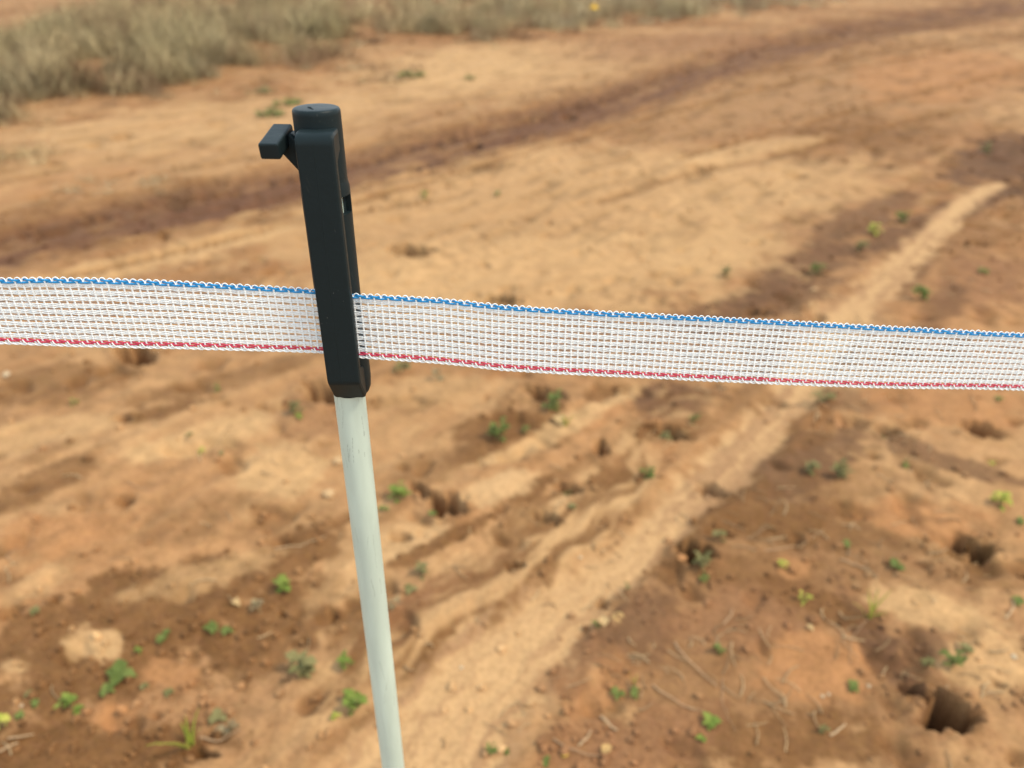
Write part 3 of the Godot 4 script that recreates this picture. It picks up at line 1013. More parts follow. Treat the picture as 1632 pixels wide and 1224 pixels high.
func build_post() -> void:
	var base := Vector3(FENCE_X - 0.0065, 0.0, FENCE_Z)
	var post := thing("fence_post", "white plastic fence post with a black clip head holding the tape", "fence post", base)
	post.rotation.z = -0.0062
	# rod
	var s := Shape.new()
	var sides := 40
	var rings := 24
	for i in rings + 1:
		var y := lerpf(-0.25, 1.06, float(i) / rings)
		for k in sides + 1:
			var a := TAU * k / sides
			s.v.append(Vector3(sin(a) * 0.0094, y, cos(a) * 0.0094))
			s.n.append(Vector3(sin(a), 0, cos(a)))
			s.uv.append(Vector2(float(k) / sides, (1.06 - y) / 0.96))
	for i in rings:
		for k in sides:
			var p := i * (sides + 1) + k
			s.idx.append_array([p, p + sides + 1, p + 1, p + 1, p + sides + 1, p + sides + 2])
	var rm := StandardMaterial3D.new()
	rm.albedo_texture = rod_texture()
	rm.roughness = 0.42
	rm.metallic_specular = 0.45
	part("rod", s.mesh(), rm, post)

	var black := StandardMaterial3D.new()
	black.albedo_texture = plastic_texture()
	black.roughness = 0.46
	black.metallic_specular = 0.24
	black.uv1_triplanar = true
	black.uv1_scale = Vector3(7, 7, 7)
	black.normal_enabled = true
	black.normal_texture = noise_texture(51, 0.06, 4, [], 512, true, 2.0)
	black.normal_scale = 0.12
	black.roughness_texture = noise_texture(52, 0.015, 4, [Color(0.8, 0.8, 0.8), Color(0.95, 0.95, 0.95), Color(1, 1, 1)], 512)

	var head := Node3D.new()
	head.name = "clip_head"
	post.add_child(head)
	head.position.x = 0.0
	head.set_meta("label", "black plastic clip head over the top of the white rod")
	# sleeve: a lathed tube with a small window in its right side
	var t := PackedVector3Array()
	var prof := [Vector2(0.0, 1.0800), Vector2(0.0060, 1.0800), Vector2(0.0106, 1.0799), Vector2(0.0114, 1.0795), Vector2(0.0119, 1.0786), Vector2(0.0120, 1.0772), Vector2(0.0120, 1.0450), Vector2(0.0121, 1.0430), Vector2(0.0127, 1.0405), Vector2(0.0128, 1.0365), Vector2(0.0128, 1.0270), Vector2(0.0127, 1.0200), Vector2(0.0127, 0.9800), Vector2(0.0127, 0.9300), Vector2(0.0126, 0.9250), Vector2(0.0120, 0.9190), Vector2(0.0108, 0.9160), Vector2(0.0098, 0.9155)]
	var na := 64
	var w0 := 7
	var w1 := 16
	var at := func(q: Vector2, k: int) -> Vector3:
		var a := TAU * k / na
		# the sleeve is a little flattened at its sides
		return Vector3(sin(a) * q.x + maxf(0.0, 0.98 - q.y) * 0.024, q.y, cos(a) * q.x)
	for i in prof.size() - 1:
		for k in na:
			if i == 9 and k >= w0 and k < w1:
				continue
			var a: Vector3 = at.call(prof[i], k)
			var b: Vector3 = at.call(prof[i], k + 1)
			var c: Vector3 = at.call(prof[i + 1], k)
			var d: Vector3 = at.call(prof[i + 1], k + 1)
			t.append_array([a, b, c, b, d, c])
	# window reveals and its inner wall
	var hi := 1.0365
	var lo := 1.0270
	for k in range(w0, w1):
		for e in [hi, lo]:
			var a: Vector3 = at.call(Vector2(0.0128, e), k)
			var b: Vector3 = at.call(Vector2(0.0128, e), k + 1)
			var c: Vector3 = at.call(Vector2(0.0098, e), k)
			var d: Vector3 = at.call(Vector2(0.0098, e), k + 1)
			if e == hi:
				t.append_array([a, b, c, b, d, c])
			else:
				t.append_array([a, c, b, b, c, d])
		if k > w0 + 5:
			var a: Vector3 = at.call(Vector2(0.0100, hi), k)
			var b: Vector3 = at.call(Vector2(0.0100, hi), k + 1)
			var c: Vector3 = at.call(Vector2(0.0100, lo), k)
			var d: Vector3 = at.call(Vector2(0.0100, lo), k + 1)
			t.append_array([a, b, c, b, d, c])
	for k in [w0, w1]:
		var a: Vector3 = at.call(Vector2(0.0128, hi), k)
		var b: Vector3 = at.call(Vector2(0.0098, hi), k)
		var c: Vector3 = at.call(Vector2(0.0128, lo), k)
		var d: Vector3 = at.call(Vector2(0.0098, lo), k)
		t.append_array([a, b, c, b, d, c])
	part("sleeve", soup_mesh(t, 38.0), black, head)
	# front bar: a C in side view, joined to the sleeve above and below the slot for the tape
	var poly := rounded([Vector2(0.006, 1.0715), Vector2(0.0215, 1.0715), Vector2(0.0215, 0.9320), Vector2(0.0105, 0.9162), Vector2(0.006, 0.9162), Vector2(0.006, 0.9360), Vector2(0.0146, 0.9400), Vector2(0.0146, 1.0560), Vector2(0.006, 1.0600)],
		[0.0, 0.0062, 0.0022, 0.0012, 0.0, 0.0, 0.0010, 0.0010, 0.0])
	var bar := part("clip_bar", soup_mesh(extruded(poly, 0.0096, 0.0019, func(q: Vector2, d: float) -> Vector3: return Vector3(d + 0.0020 + (1.06 - q.y) * 0.004, q.y, q.x)), 34.0), black, head)
	# the faint mould line down the bar and the little dimple below
	var ml := Shape.new()
	ml.tube(PackedVector3Array([Vector3(0.0018, 1.066, 0.0215), Vector3(0.0016, 1.0, 0.0215), Vector3(0.0016, 0.932, 0.0215)]), PackedVector3Array([Vector3.RIGHT, Vector3.RIGHT, Vector3.RIGHT]), PackedVector3Array([Vector3.BACK, Vector3.BACK, Vector3.BACK]),
		PackedFloat32Array([0.00035, 0.00035, 0.00035]), PackedFloat32Array([0.00004, 0.00004, 0.00004]), 6)
	part("mould_line", ml.mesh(), black, bar)
	# side hook: a slanted arm out of the sleeve and a finger that bends forward from its end
	var section := rounded([Vector2(-0.0048, -0.0055), Vector2(0.0048, -0.0055), Vector2(0.0048, 0.0055), Vector2(-0.0048, 0.0055)], [0.0016, 0.0016, 0.0016, 0.0016], 3)
	var arm_from := Vector3(-0.0050, 1.0490, -0.0005)
	var arm_to := Vector3(-0.0180, 1.0645, -0.0015)
	var ad := (arm_to - arm_from).normalized()
	var ay := ad.cross(Vector3.BACK).normalized()
	var arm := extruded(section, arm_from.distance_to(arm_to) / 2.0, 0.0010, func(q: Vector2, d: float) -> Vector3: return (arm_from + arm_to) / 2.0 + ad * d + Vector3.BACK * q.x + ay * q.y)
	var fin := rounded([Vector2(-0.0051, -0.0041), Vector2(0.0051, -0.0041), Vector2(0.0051, 0.0041), Vector2(-0.0051, 0.0041)], [0.0014, 0.0014, 0.0014, 0.0014], 3)
	var f_from := Vector3(-0.0196, 1.0668, -0.0070)
	var f_to := Vector3(-0.0208, 1.0622, 0.0195)
	var fd := (f_to - f_from).normalized()
	var fx := Vector3.UP.cross(fd).normalized()
	var fy := fd.cross(fx).normalized()
	var finger := extruded(fin, f_from.distance_to(f_to) / 2.0, 0.0011, func(q: Vector2, d: float) -> Vector3: return (f_from + f_to) / 2.0 + fd * d + fx * q.x + fy * q.y)
	var hook := part("hook", soup_mesh(arm, 40.0), black, head)
	part("hook_finger", soup_mesh(finger, 40.0), black, hook)
	# small nick on top of the head
	var nick := Shape.new()
	nick.round_tube(PackedVector3Array([Vector3(-0.0035, 1.0800, 0.0015), Vector3(-0.0015, 1.0803, 0.0035), Vector3(0.0000, 1.0800, 0.0062)]), 0.0005, 0.0003, 5)
	part("moulding_nick", nick.mesh(), black, head)


# ---------------------------------------------------------------- the woven tape
var tape_x0 := 0.0
var tape_dx := 0.001
var tape_samples: Array[Vector3] = []   # top y, bottom y, z

func tape_prepare() -> void:
	tape_x0 = TAPE_LINE[0][0]
	var x1: float = TAPE_LINE[TAPE_LINE.size() - 1][0]
	var x := tape_x0
	while x <= x1:
		var q := 0
		while q < TAPE_LINE.size() - 2 and TAPE_LINE[q + 1][0] < x:
			q += 1
		var a: Array = TAPE_LINE[maxi(q - 1, 0)]
		var b: Array = TAPE_LINE[q]
		var c: Array = TAPE_LINE[q + 1]
		var d: Array = TAPE_LINE[mini(q + 2, TAPE_LINE.size() - 1)]
		var h: float = c[0] - b[0]
		var f: float = (x - b[0]) / h
		var r := Vector3.ZERO
		for k in 3:
			var m0: float = (c[k + 1] - a[k + 1]) / maxf(c[0] - a[0], 1e-6) * h
			var m1: float = (d[k + 1] - b[k + 1]) / maxf(d[0] - b[0], 1e-6) * h
			var f2 := f * f
			var f3 := f2 * f
			r[k] = (2 * f3 - 3 * f2 + 1) * b[k + 1] + (f3 - 2 * f2 + f) * m0 + (-2 * f3 + 3 * f2) * c[k + 1] + (f3 - f2) * m1
		tape_samples.append(r)
		x += tape_dx


func tape_at(x: float, v: float, off: float) -> Vector3:
	var f := clampf((x - tape_x0) / tape_dx, 0.0, tape_samples.size() - 2.001)
	var i := int(f)
	var s := tape_samples[i].lerp(tape_samples[i + 1], f - i)
	return Vector3(x, lerpf(s.x, s.y, v / 0.04), s.z + off)


func strand(s: Shape, pts: PackedVector3Array, ra: float, rb: float, sides: int, lying := true) -> void:
	# section axes: ra along the tape's height (or length for upright strands), rb towards the viewer
	var ax := PackedVector3Array()
	var bx := PackedVector3Array()
	var r1 := PackedFloat32Array()
	var r2 := PackedFloat32Array()
	var m := pts.size()
	for i in m:
		var d := (pts[mini(i + 1, m - 1)] - pts[maxi(i - 1, 0)]).normalized()
		var b := (Vector3.BACK - d * d.dot(Vector3.BACK)).normalized()
		ax.append(d.cross(b))
		bx.append(b)
		r1.append(ra)
		r2.append(rb)
	s.tube(pts, ax, bx, r1, r2, sides)


func build_tape() -> void:
	tape_prepare()
	var tape := thing("fence_tape", "white woven fence tape with blue upper and red lower edge threads", "fence tape", Vector3.ZERO)
	var white := StandardMaterial3D.new()
	white.albedo_color = Color(0.82, 0.85, 0.85).linear_to_srgb()
	white.roughness = 0.45
	white.metallic_specular = 0.5
	white.backlight_enabled = true
	white.backlight = Color(0.35, 0.35, 0.35)
	var blue := plain(Color(0.008, 0.25, 0.58), 0.5)
	var red := plain(Color(0.50, 0.028, 0.085), 0.5)
	var pitch := 0.0038
	var x1: float = tape_x0 + tape_dx * (tape_samples.size() - 2)
	var count := int((x1 - tape_x0) / pitch)
	var wander := field(61, 1.0, 2)
	var band_w := 0.00252
	var gap := 0.00116
	var gap_shade_grey := plain(Color(0.24, 0.25, 0.26), 0.45)  # grey for the strands added to darken the weave gaps like shade
	gap_shade_grey.metallic = 0.6
	# warp: nine bands of five fine filaments
	for b in 9:
		var s := Shape.new()
		for k in 5:
			var pts := PackedVector3Array()
			var v0 := 0.0033 + b * (band_w + gap) + 0.00025 + k * 0.000505
			var id := b * 5 + k
			for j in count * 2 + 1:
				var x := tape_x0 + j * pitch * 0.5
				var wv := wander.get_noise_2d(x * 26.0, b * 17.0) * 0.00036 + wander.get_noise_2d(x * 60.0, id * 9.3 + 200.0) * 0.00016
				var off := 0.0
				if j % 2 == 0:
					off = 0.00026 * (1.0 if (j / 2 + id) % 2 else -1.0)
				pts.append(tape_at(x, v0 + wv, off))
			strand(s, pts, 0.00028, 0.00017, 4)
		part("warp_band", s.mesh(), white, tape)
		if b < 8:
			# added grey strand standing in for the shade in the gap below each band
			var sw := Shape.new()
			var shade_line := PackedVector3Array()
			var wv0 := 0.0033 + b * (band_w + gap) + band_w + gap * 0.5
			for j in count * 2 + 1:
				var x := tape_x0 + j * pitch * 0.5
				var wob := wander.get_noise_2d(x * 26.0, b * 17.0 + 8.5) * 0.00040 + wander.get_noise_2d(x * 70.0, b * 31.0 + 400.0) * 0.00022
				shade_line.append(tape_at(x, wv0 + wob, -0.00012 + (0.00015 * (1.0 if (j / 2 + b) % 2 else -1.0) if j % 2 == 0 else 0.0)))
			strand(sw, shade_line, 0.00015, 0.00015, 4)
			part("gap_shade_strand", sw.mesh(), gap_shade_grey, tape)
	# weft: upright strands with a loop over the upper edge between one and the next
	var s2 := Shape.new()
	var s3 := Shape.new()
	for j in count:
		var x := tape_x0 + j * pitch
		var lean := wander.get_noise_2d(j * 0.37, 55.0) * 0.0005
		var pts := PackedVector3Array()
		for q in 19:
			var v := lerpf(0.0012, 0.0386, q / 18.0)
			var off := 0.00012 + 0.00014 * (1.0 if (q + j) % 2 else -1.0)
			pts.append(tape_at(x + lean * (q / 18.0 - 0.5) * 2.0 + wander.get_noise_2d(j * 3.1, q * 0.8) * 0.00018, v, off))
		strand(s2, pts, 0.00053, 0.00013, 6)
		if j < count - 1:
			var loop := PackedVector3Array()
			var lift := 0.0004 * wander.get_noise_2d(j * 2.7, 9.0)
			for q in 11:
				var a := PI * q / 10.0
				loop.append(tape_at(x + pitch * 0.5 - cos(a) * pitch * 0.46, 0.0021 - sin(a) * (0.0021 + lift), 0.00075 - 0.0004 * sin(a)))
			strand(s3, loop, 0.00031, 0.00024, 5)
	var weft := part("weft_threads", s2.mesh(), white, tape)
	weft.set_meta("kind", "stuff")
	var loops := part("edge_loops", s3.mesh(), white, tape)
	loops.set_meta("kind", "stuff")
	# coloured edge threads: two of each, passing over and under the weft in turn
	for e in [[0.00135, 0.00262, blue, "blue_edge_thread", 0.00066], [0.0361, 0.0371, red, "red_edge_thread", 0.00052]]:
		for k in 2:
			var s := Shape.new()
			var pts := PackedVector3Array()
			for j in count * 4 + 1:
				var x := tape_x0 + j * pitch * 0.25
				var ph := cos(PI * (j * 0.25 + k))
				pts.append(tape_at(x, e[k] + 0.00016 * sin(PI * j * 0.25 + k * 1.7) + 0.00018 * wander.get_noise_2d(x * 40.0, k * 7.0 + e[4]), 0.00026 + 0.00052 * ph))
			strand(s, pts, e[4], 0.00024, 6)
			part(e[3], s.mesh(), e[2], tape)
	# white cord along the lower edge: two strands twisted round each other, and slanted stitches over the red
	for k in 2:
		var s := Shape.new()
		var pts := PackedVector3Array()
		for j in count * 4 + 1:
			var x := tape_x0 + j * pitch * 0.25
			var a := PI * (j * 0.25 + k)
			pts.append(tape_at(x, 0.0388 + 0.00050 * sin(a) + 0.0002 * wander.get_noise_2d(x * 30.0, 3.0), 0.0002 + 0.0004 * cos(a)))
		strand(s, pts, 0.00046, 0.00030, 6)
		part("lower_edge_cord", s.mesh(), white, tape)
	var s4 := Shape.new()
	for j in range(0, count - 1, 2):
		var x := tape_x0 + (j + 0.35) * pitch
		var pts := PackedVector3Array()
		for q in 6:
			var f := q / 5.0
			pts.append(tape_at(x + f * 0.0019, lerpf(0.0362, 0.0390, f), 0.00095 - 0.0007 * absf(f - 0.5)))
		strand(s4, pts, 0.00046, 0.0002, 5)
	var st := part("slanted_stitches", s4.mesh(), white, tape)
	st.set_meta("kind", "stuff")
	print("tape built")


# ---------------------------------------------------------------- plants
func leaf_mesh(wide: float, curl: float, seed_: int) -> ArrayMesh:
	# a leaf of unit length along +z, folded along its midrib
	var s := Shape.new()
	var seg := 6
	var r := RandomNumberGenerator.new()
	r.seed = seed_
	var rows := []
	for i in seg + 1:
		var f := float(i) / seg
		var w := wide * sin(PI * pow(f, 0.75) * 0.97 + 0.06) * (1.0 + r.randf_range(-0.08, 0.08))
		var y := curl * (f - f * f * 1.4)
		rows.append([Vector3(-w, y + w * 0.30, f), Vector3(0, y, f), Vector3(w, y + w * 0.30, f)])
	for i in seg:
		for k in 2:
			var a: Vector3 = rows[i][k]
			var b: Vector3 = rows[i][k + 1]
			var c: Vector3 = rows[i + 1][k]
			var d: Vector3 = rows[i + 1][k + 1]
			var q := s.v.size()
			var nn := (c - a).cross(b - a).normalized()
			if nn.y < 0:
				nn = -nn
			s.v.append_array([a, b, c, d])
			s.n.append_array([nn, nn, nn, nn])
			s.idx.append_array([q, q + 1, q + 2, q + 1, q + 3, q + 2])
	return s.mesh()


var leaf_forms: Array = []
var leaf_mats: Array = []
var blade_meshes: Array = []

func blade_mesh(seed_: int) -> ArrayMesh:
	var r := RandomNumberGenerator.new()
	r.seed = seed_
	var pts := PackedVector3Array()
	var bend := r.randf_range(0.1, 0.55)
	for i in 6:
		var f := i / 5.0
		pts.append(Vector3(r.randf_range(-0.01, 0.01), f * (1.0 - bend * 0.35 * f), bend * f * f))
	var s := Shape.new()
	var ax := PackedVector3Array()
	var bx := PackedVector3Array()
	var ra := PackedFloat32Array()
	var rb := PackedFloat32Array()
	for i in 6:
		ax.append(Vector3.RIGHT)
		bx.append(Vector3.BACK)
		ra.append(0.035 * (1.0 - pow(i / 5.0, 1.6)) + 0.003)
		rb.append(0.008)
	s.tube(pts, ax, bx, ra, rb, 4)
	return s.mesh()


func leaf_material(lin: Color) -> StandardMaterial3D:
	var m := plain(lin, 0.7, 0.22)
	m.backlight_enabled = true
	m.backlight = Color(0.4, 0.4, 0.3)
	return m


func build_weeds() -> void:
	leaf_forms = [leaf_mesh(0.44, 0.25, 1), leaf_mesh(0.36, 0.5, 2), leaf_mesh(0.24, 0.3, 3), leaf_mesh(0.30, 0.1, 4)]
	# tones: mid green, dull olive, bright green, yellow green
	leaf_mats = [
		[leaf_material(Color(0.080, 0.105, 0.024)), leaf_material(Color(0.115, 0.135, 0.034))],
		[leaf_material(Color(0.125, 0.112, 0.040)), leaf_material(Color(0.160, 0.138, 0.055))],
		[leaf_material(Color(0.110, 0.150, 0.026)), leaf_material(Color(0.155, 0.190, 0.036))],
		[leaf_material(Color(0.27, 0.29, 0.045)), leaf_material(Color(0.34, 0.31, 0.06))],
	]
	var brown_a := leaf_material(Color(0.17, 0.115, 0.06))
	var brown_b := leaf_material(Color(0.23, 0.17, 0.09))
	var stem_mat := plain(Color(0.16, 0.14, 0.06), 0.7)
	for i in 5:
		blade_meshes.append(blade_mesh(300 + i))
	var stem_meshes := []
	for i in 3:
		var ss := Shape.new()
		ss.round_tube(PackedVector3Array([Vector3(0, -0.15, 0), Vector3(0.03 * i, 0.4, 0.02), Vector3(-0.02, 1.0, 0.05)]), 0.05, 0.03, 5)
		stem_meshes.append(ss.mesh())
	var names := ["seedling", "leafy_weed", "grass_shoot", "creeping_weed", "withered_weed"]
	var cats := ["seedling", "weed", "grass", "weed", "weed"]
	for w in WEEDS:
		var kind: int = w[2]
		var size: float = w[3] * 1.12
		rng.seed = hash(w[5])
		var o := thing(names[kind], w[5], cats[kind], on_ground(w[0], w[1], 0.002), "small weeds on the bare soil")
		var mats: Array = leaf_mats[w[4]] if kind != 4 else [brown_a, brown_b]
		if kind == 2:
			var n := 7 if size > 0.07 else 3
			for i in n:
				var b := part("blade", blade_meshes[rng.randi() % 5], mats[rng.randi() % 2], o)
				var len := size * rng.randf_range(0.45, 1.0)
				var t := Basis(Vector3.UP, rng.randf() * TAU) * Basis(Vector3.RIGHT, rng.randf_range(0.0, 0.5)) * Basis.from_scale(Vector3(size * 0.9, len, len))
				b.transform = Transform3D(t, Vector3(rng.randf_range(-1, 1), -0.03, rng.randf_range(-1, 1)) * size * 0.06)
			continue
		var n := 4
		var lift := 0.0
		if kind == 0:
			n = rng.randi_range(4, 6)
		elif kind == 1:
			n = clampi(int(size * 260.0), 9, 20)
		elif kind == 3:
			n = rng.randi_range(26, 36)
		else:
			n = 8
		if kind != 3:
			var st := part("stem", stem_meshes[rng.randi() % 3], stem_mat, o)
			st.scale = Vector3(size * 0.5, size * (0.25 if kind == 0 else 0.55), size * 0.5)
		for i in n:
			var lf := part("leaf", leaf_forms[rng.randi() % 2 if kind == 0 else rng.randi() % 4], mats[rng.randi() % 2], o)
			var yaw := TAU * i / n * 2.4 + rng.randf_range(-0.5, 0.5)
			var len := size * rng.randf_range(0.34, 0.52)
			var pitch := rng.randf_range(-0.45, 0.05)
			var at := Vector3.ZERO
			if kind == 0:
				len = size * rng.randf_range(0.38, 0.55)
				at = Vector3(0, size * 0.22, 0)
			elif kind == 3:
				len = size * rng.randf_range(0.16, 0.28)
				var rr := size * 0.42 * sqrt(rng.randf())
				at = Vector3(cos(yaw * 1.7) * rr, rng.randf_range(0.004, 0.03), sin(yaw * 1.7) * rr)
			else:
				len = size * rng.randf_range(0.22, 0.38)
				var f := float(i) / n
				at = Vector3(rng.randf_range(-0.16, 0.16) * size, size * (0.06 + 0.5 * f), rng.randf_range(-0.16, 0.16) * size)
				pitch = rng.randf_range(-0.9, 0.2)
			lf.transform = Transform3D(Basis(Vector3.UP, yaw) * Basis(Vector3.RIGHT, pitch) * Basis.from_scale(Vector3(len, len, len)), at)
	print("weeds built")


func build_litter() -> void:
	var straw := [plain(Color(0.36, 0.22, 0.11), 0.75), plain(Color(0.27, 0.16, 0.08), 0.8), plain(Color(0.42, 0.28, 0.15), 0.8)]
	for s in STICKS:
		rng.seed = hash(s[6])
		var a := Vector3(s[0], height_at(s[0], s[1]), s[1])
		var b := Vector3(s[2], height_at(s[2], s[3]), s[3])
		var mid := (a + b) / 2.0
		var pts := PackedVector3Array()
		var side := (b - a).cross(Vector3.UP).normalized() * (b - a).length()
		for i in 9:
			var f := i / 8.0
			var p := a.lerp(b, f) + side * 0.10 * sin(PI * f) * rng.randf_range(0.7, 1.2)
			p.y = height_at(p.x, p.z) + s[4] * 0.6 + 0.004 * sin(PI * f)
			pts.append(p - mid)
		var sh := Shape.new()
		sh.round_tube(pts, s[4] * 0.42, s[4] * 0.22, 6)
		single("dry_straw", sh.mesh(), straw[s[5]], s[6], "straw", mid, "dry straws on the soil")
	var dead := [leaf_material(Color(0.38, 0.23, 0.09)), leaf_material(Color(0.40, 0.26, 0.12)), leaf_material(Color(0.45, 0.29, 0.05))]
	for l in LEAVES:
		var m := leaf_mesh(0.33, 0.6, hash(l[5]) % 1000)
		var o := single("dead_leaf", m, dead[l[4]], l[5], "leaf", on_ground(l[0], l[1], -0.004), "dead leaves on the soil")
		o.basis = Basis(Vector3.UP, l[3] * 2.0) * Basis(Vector3.RIGHT, -0.08) * Basis.from_scale(Vector3(l[2], l[2], l[2]))
	var stone := [plain(Color(0.42, 0.31, 0.19), 0.95), plain(Color(0.40, 0.25, 0.12), 0.95), plain(Color(0.36, 0.16, 0.055), 0.95)]
	for s in STONES:
		var m := clod_mesh(hash(s[4]) % 1000, 2)
		var o := single("stone" if s[3] == 0 else "soil_clod", m, stone[s[3]], s[4], "stone" if s[3] == 0 else "clod", on_ground(s[0], s[1], -s[2] * 0.12), "stones and clods on the soil")
		o.scale = Vector3(s[2] * 0.36, s[2] * 0.24, s[2] * 0.36)


func clod_mesh(seed_: int, level: int) -> ArrayMesh:
	var f := FastNoiseLite.new()
	f.seed = seed_
	f.frequency = 0.9
	var sm := SphereMesh.new()
	sm.radial_segments = 6 * level
	sm.rings = 3 * level
	sm.radius = 1.0
	sm.height = 2.0
	var arr := sm.get_mesh_arrays()
	var src: PackedVector3Array = arr[Mesh.ARRAY_VERTEX]
	var ix: PackedInt32Array = arr[Mesh.ARRAY_INDEX]
	var t := PackedVector3Array()
	for i in ix:
		var p := src[i]
		t.append(p * (0.82 + 0.45 * f.get_noise_3dv(p * 1.3)))
	return soup_mesh(t, 30.0)


func scatter(called: String, m: Mesh, mat: Material, xf: Array, cols: Array, label: String, category: String) -> void:
	var mm := MultiMesh.new()
	mm.transform_format = MultiMesh.TRANSFORM_3D
	mm.use_colors = true
	mm.mesh = m
	mm.instance_count = xf.size()
	for i in xf.size():
		mm.set_instance_transform(i, xf[i])
		mm.set_instance_color(i, cols[i])
	var o := MultiMeshInstance3D.new()
	o.name = numbered(called)
	o.multimesh = mm
	o.material_override = mat
	o.set_meta("kind", "stuff")
	o.set_meta("label", label)
	o.set_meta("category", category)
	add_child(o)


func build_crumbs() -> void:
	var mat := StandardMaterial3D.new()
	mat.vertex_color_use_as_albedo = true
	mat.roughness = 0.95
	mat.metallic_specular = 0.25
	rng.seed = 901
	var xf := []
	var cols := []
	var clump := field(77, 1.4, 2)
	for i in 26000:
		var d := 0.7 * exp(rng.randf() * 2.9)
		var x := rng.randf_range(-1.0, 1.0) * (0.4 + 0.85 * d)
		if clump.get_noise_2d(x, d) < rng.randf_range(-0.5, 0.35):
			continue
		if tone_at(x, -d).r > 0.29 and rng.randf() < 0.85:
			continue
		var size := (0.0016 + 0.0105 * pow(rng.randf(), 4.5)) * (0.8 + d * 0.16)
		var b := Basis.from_euler(Vector3(rng.randf() * TAU, rng.randf() * TAU, rng.randf() * TAU)) * Basis.from_scale(Vector3(size, size * 0.8, size * 1.15))
		xf.append(Transform3D(b, on_ground(x, -d, -size * 0.25)))
		var c := tone_at(x, -d) * rng.randf_range(0.85, 1.15)
		c.a = 1.0
		cols.append(c)
	scatter("soil_crumbs", clod_mesh(5, 1), mat, xf, cols, "loose soil crumbs strewn over the bare red ground", "soil")
	# fine straw litter, mostly to the right of the sand wash
	var bit := Shape.new()
	bit.round_tube(PackedVector3Array([Vector3(-0.5, 0, 0), Vector3(-0.15, 0.05, 0.05), Vector3(0.2, 0.04, 0.02), Vector3(0.5, 0, -0.05)]), 0.022, 0.012, 4)
	xf = []
	cols = []
	rng.seed = 902
	for i in 2600:
		var d := 0.75 * exp(rng.randf() * 1.9)
		var x := rng.randf_range(-1.0, 1.0) * (0.35 + 0.8 * d)
		var right := smoothstep(-0.25, 0.35, x - (d - 1.0) * 0.35)
		if rng.randf() > 0.10 + 0.75 * right or clump.get_noise_2d(x * 1.5 + 30.0, d * 1.5) < -0.05:
			continue
		var len := rng.randf_range(0.015, 0.06)
		var th := rng.randf_range(0.04, 0.09)
		var b := Basis(Vector3.UP, rng.randf() * TAU) * Basis.from_scale(Vector3(len, th, th))
		xf.append(Transform3D(b, on_ground(x, -d, -0.002)))
		var k := rng.randf()
		cols.append(Color(0.20, 0.12, 0.06).lerp(Color(0.44, 0.30, 0.16), k))
	scatter("straw_litter", bit.mesh(), mat, xf, cols, "fine dry straw litter lying on the soil right of the sand", "straw")
	print("crumbs built")


func tussock_mesh(seed_: int, blades: int, spread_: float, droop: float) -> ArrayMesh:
	# a clump of thin blades about one metre tall before scaling
	var r := RandomNumberGenerator.new()
	r.seed = seed_
	var s := Shape.new()
	for i in blades:
		var yaw := r.randf() * TAU
		var dir := Vector3(cos(yaw), 0, sin(yaw))
		var side := Vector3(-sin(yaw), 0, cos(yaw))
		var start := Vector3(r.randf_range(-0.35, 0.35), 0, r.randf_range(-0.35, 0.35))
		var lean := r.randf_range(0.1, spread_)
		var len := r.randf_range(0.45, 1.05)
		var w := r.randf_range(0.0035, 0.008)
		var wob := r.randf_range(-0.45, 0.45)
		var shade := r.randf_range(0.7, 1.2)
		var q := s.v.size()
		for k in 5:
			var f := k / 4.0
			var p := start + dir * lean * len * (f * 0.5 + f * f * 0.5) + side * wob * f * f * len + Vector3.UP * len * (f - droop * f * f * f * lean)
			var ww := w * (1.0 - f * 0.85)
			s.v.append(p - side * ww)
			s.v.append(p + side * ww)
			var nn := (dir * 0.6 + Vector3.UP * 0.6 + side * r.randf_range(-0.4, 0.4)).normalized()
			s.n.append_array([nn, nn])
			var c := Color(shade, shade, shade)
			s.c.append_array([c, c])
			if k < 4:
				s.idx.append_array([q + k * 2, q + k * 2 + 1, q + k * 2 + 2, q + k * 2 + 1, q + k * 2 + 3, q + k * 2 + 2])
	return s.mesh()


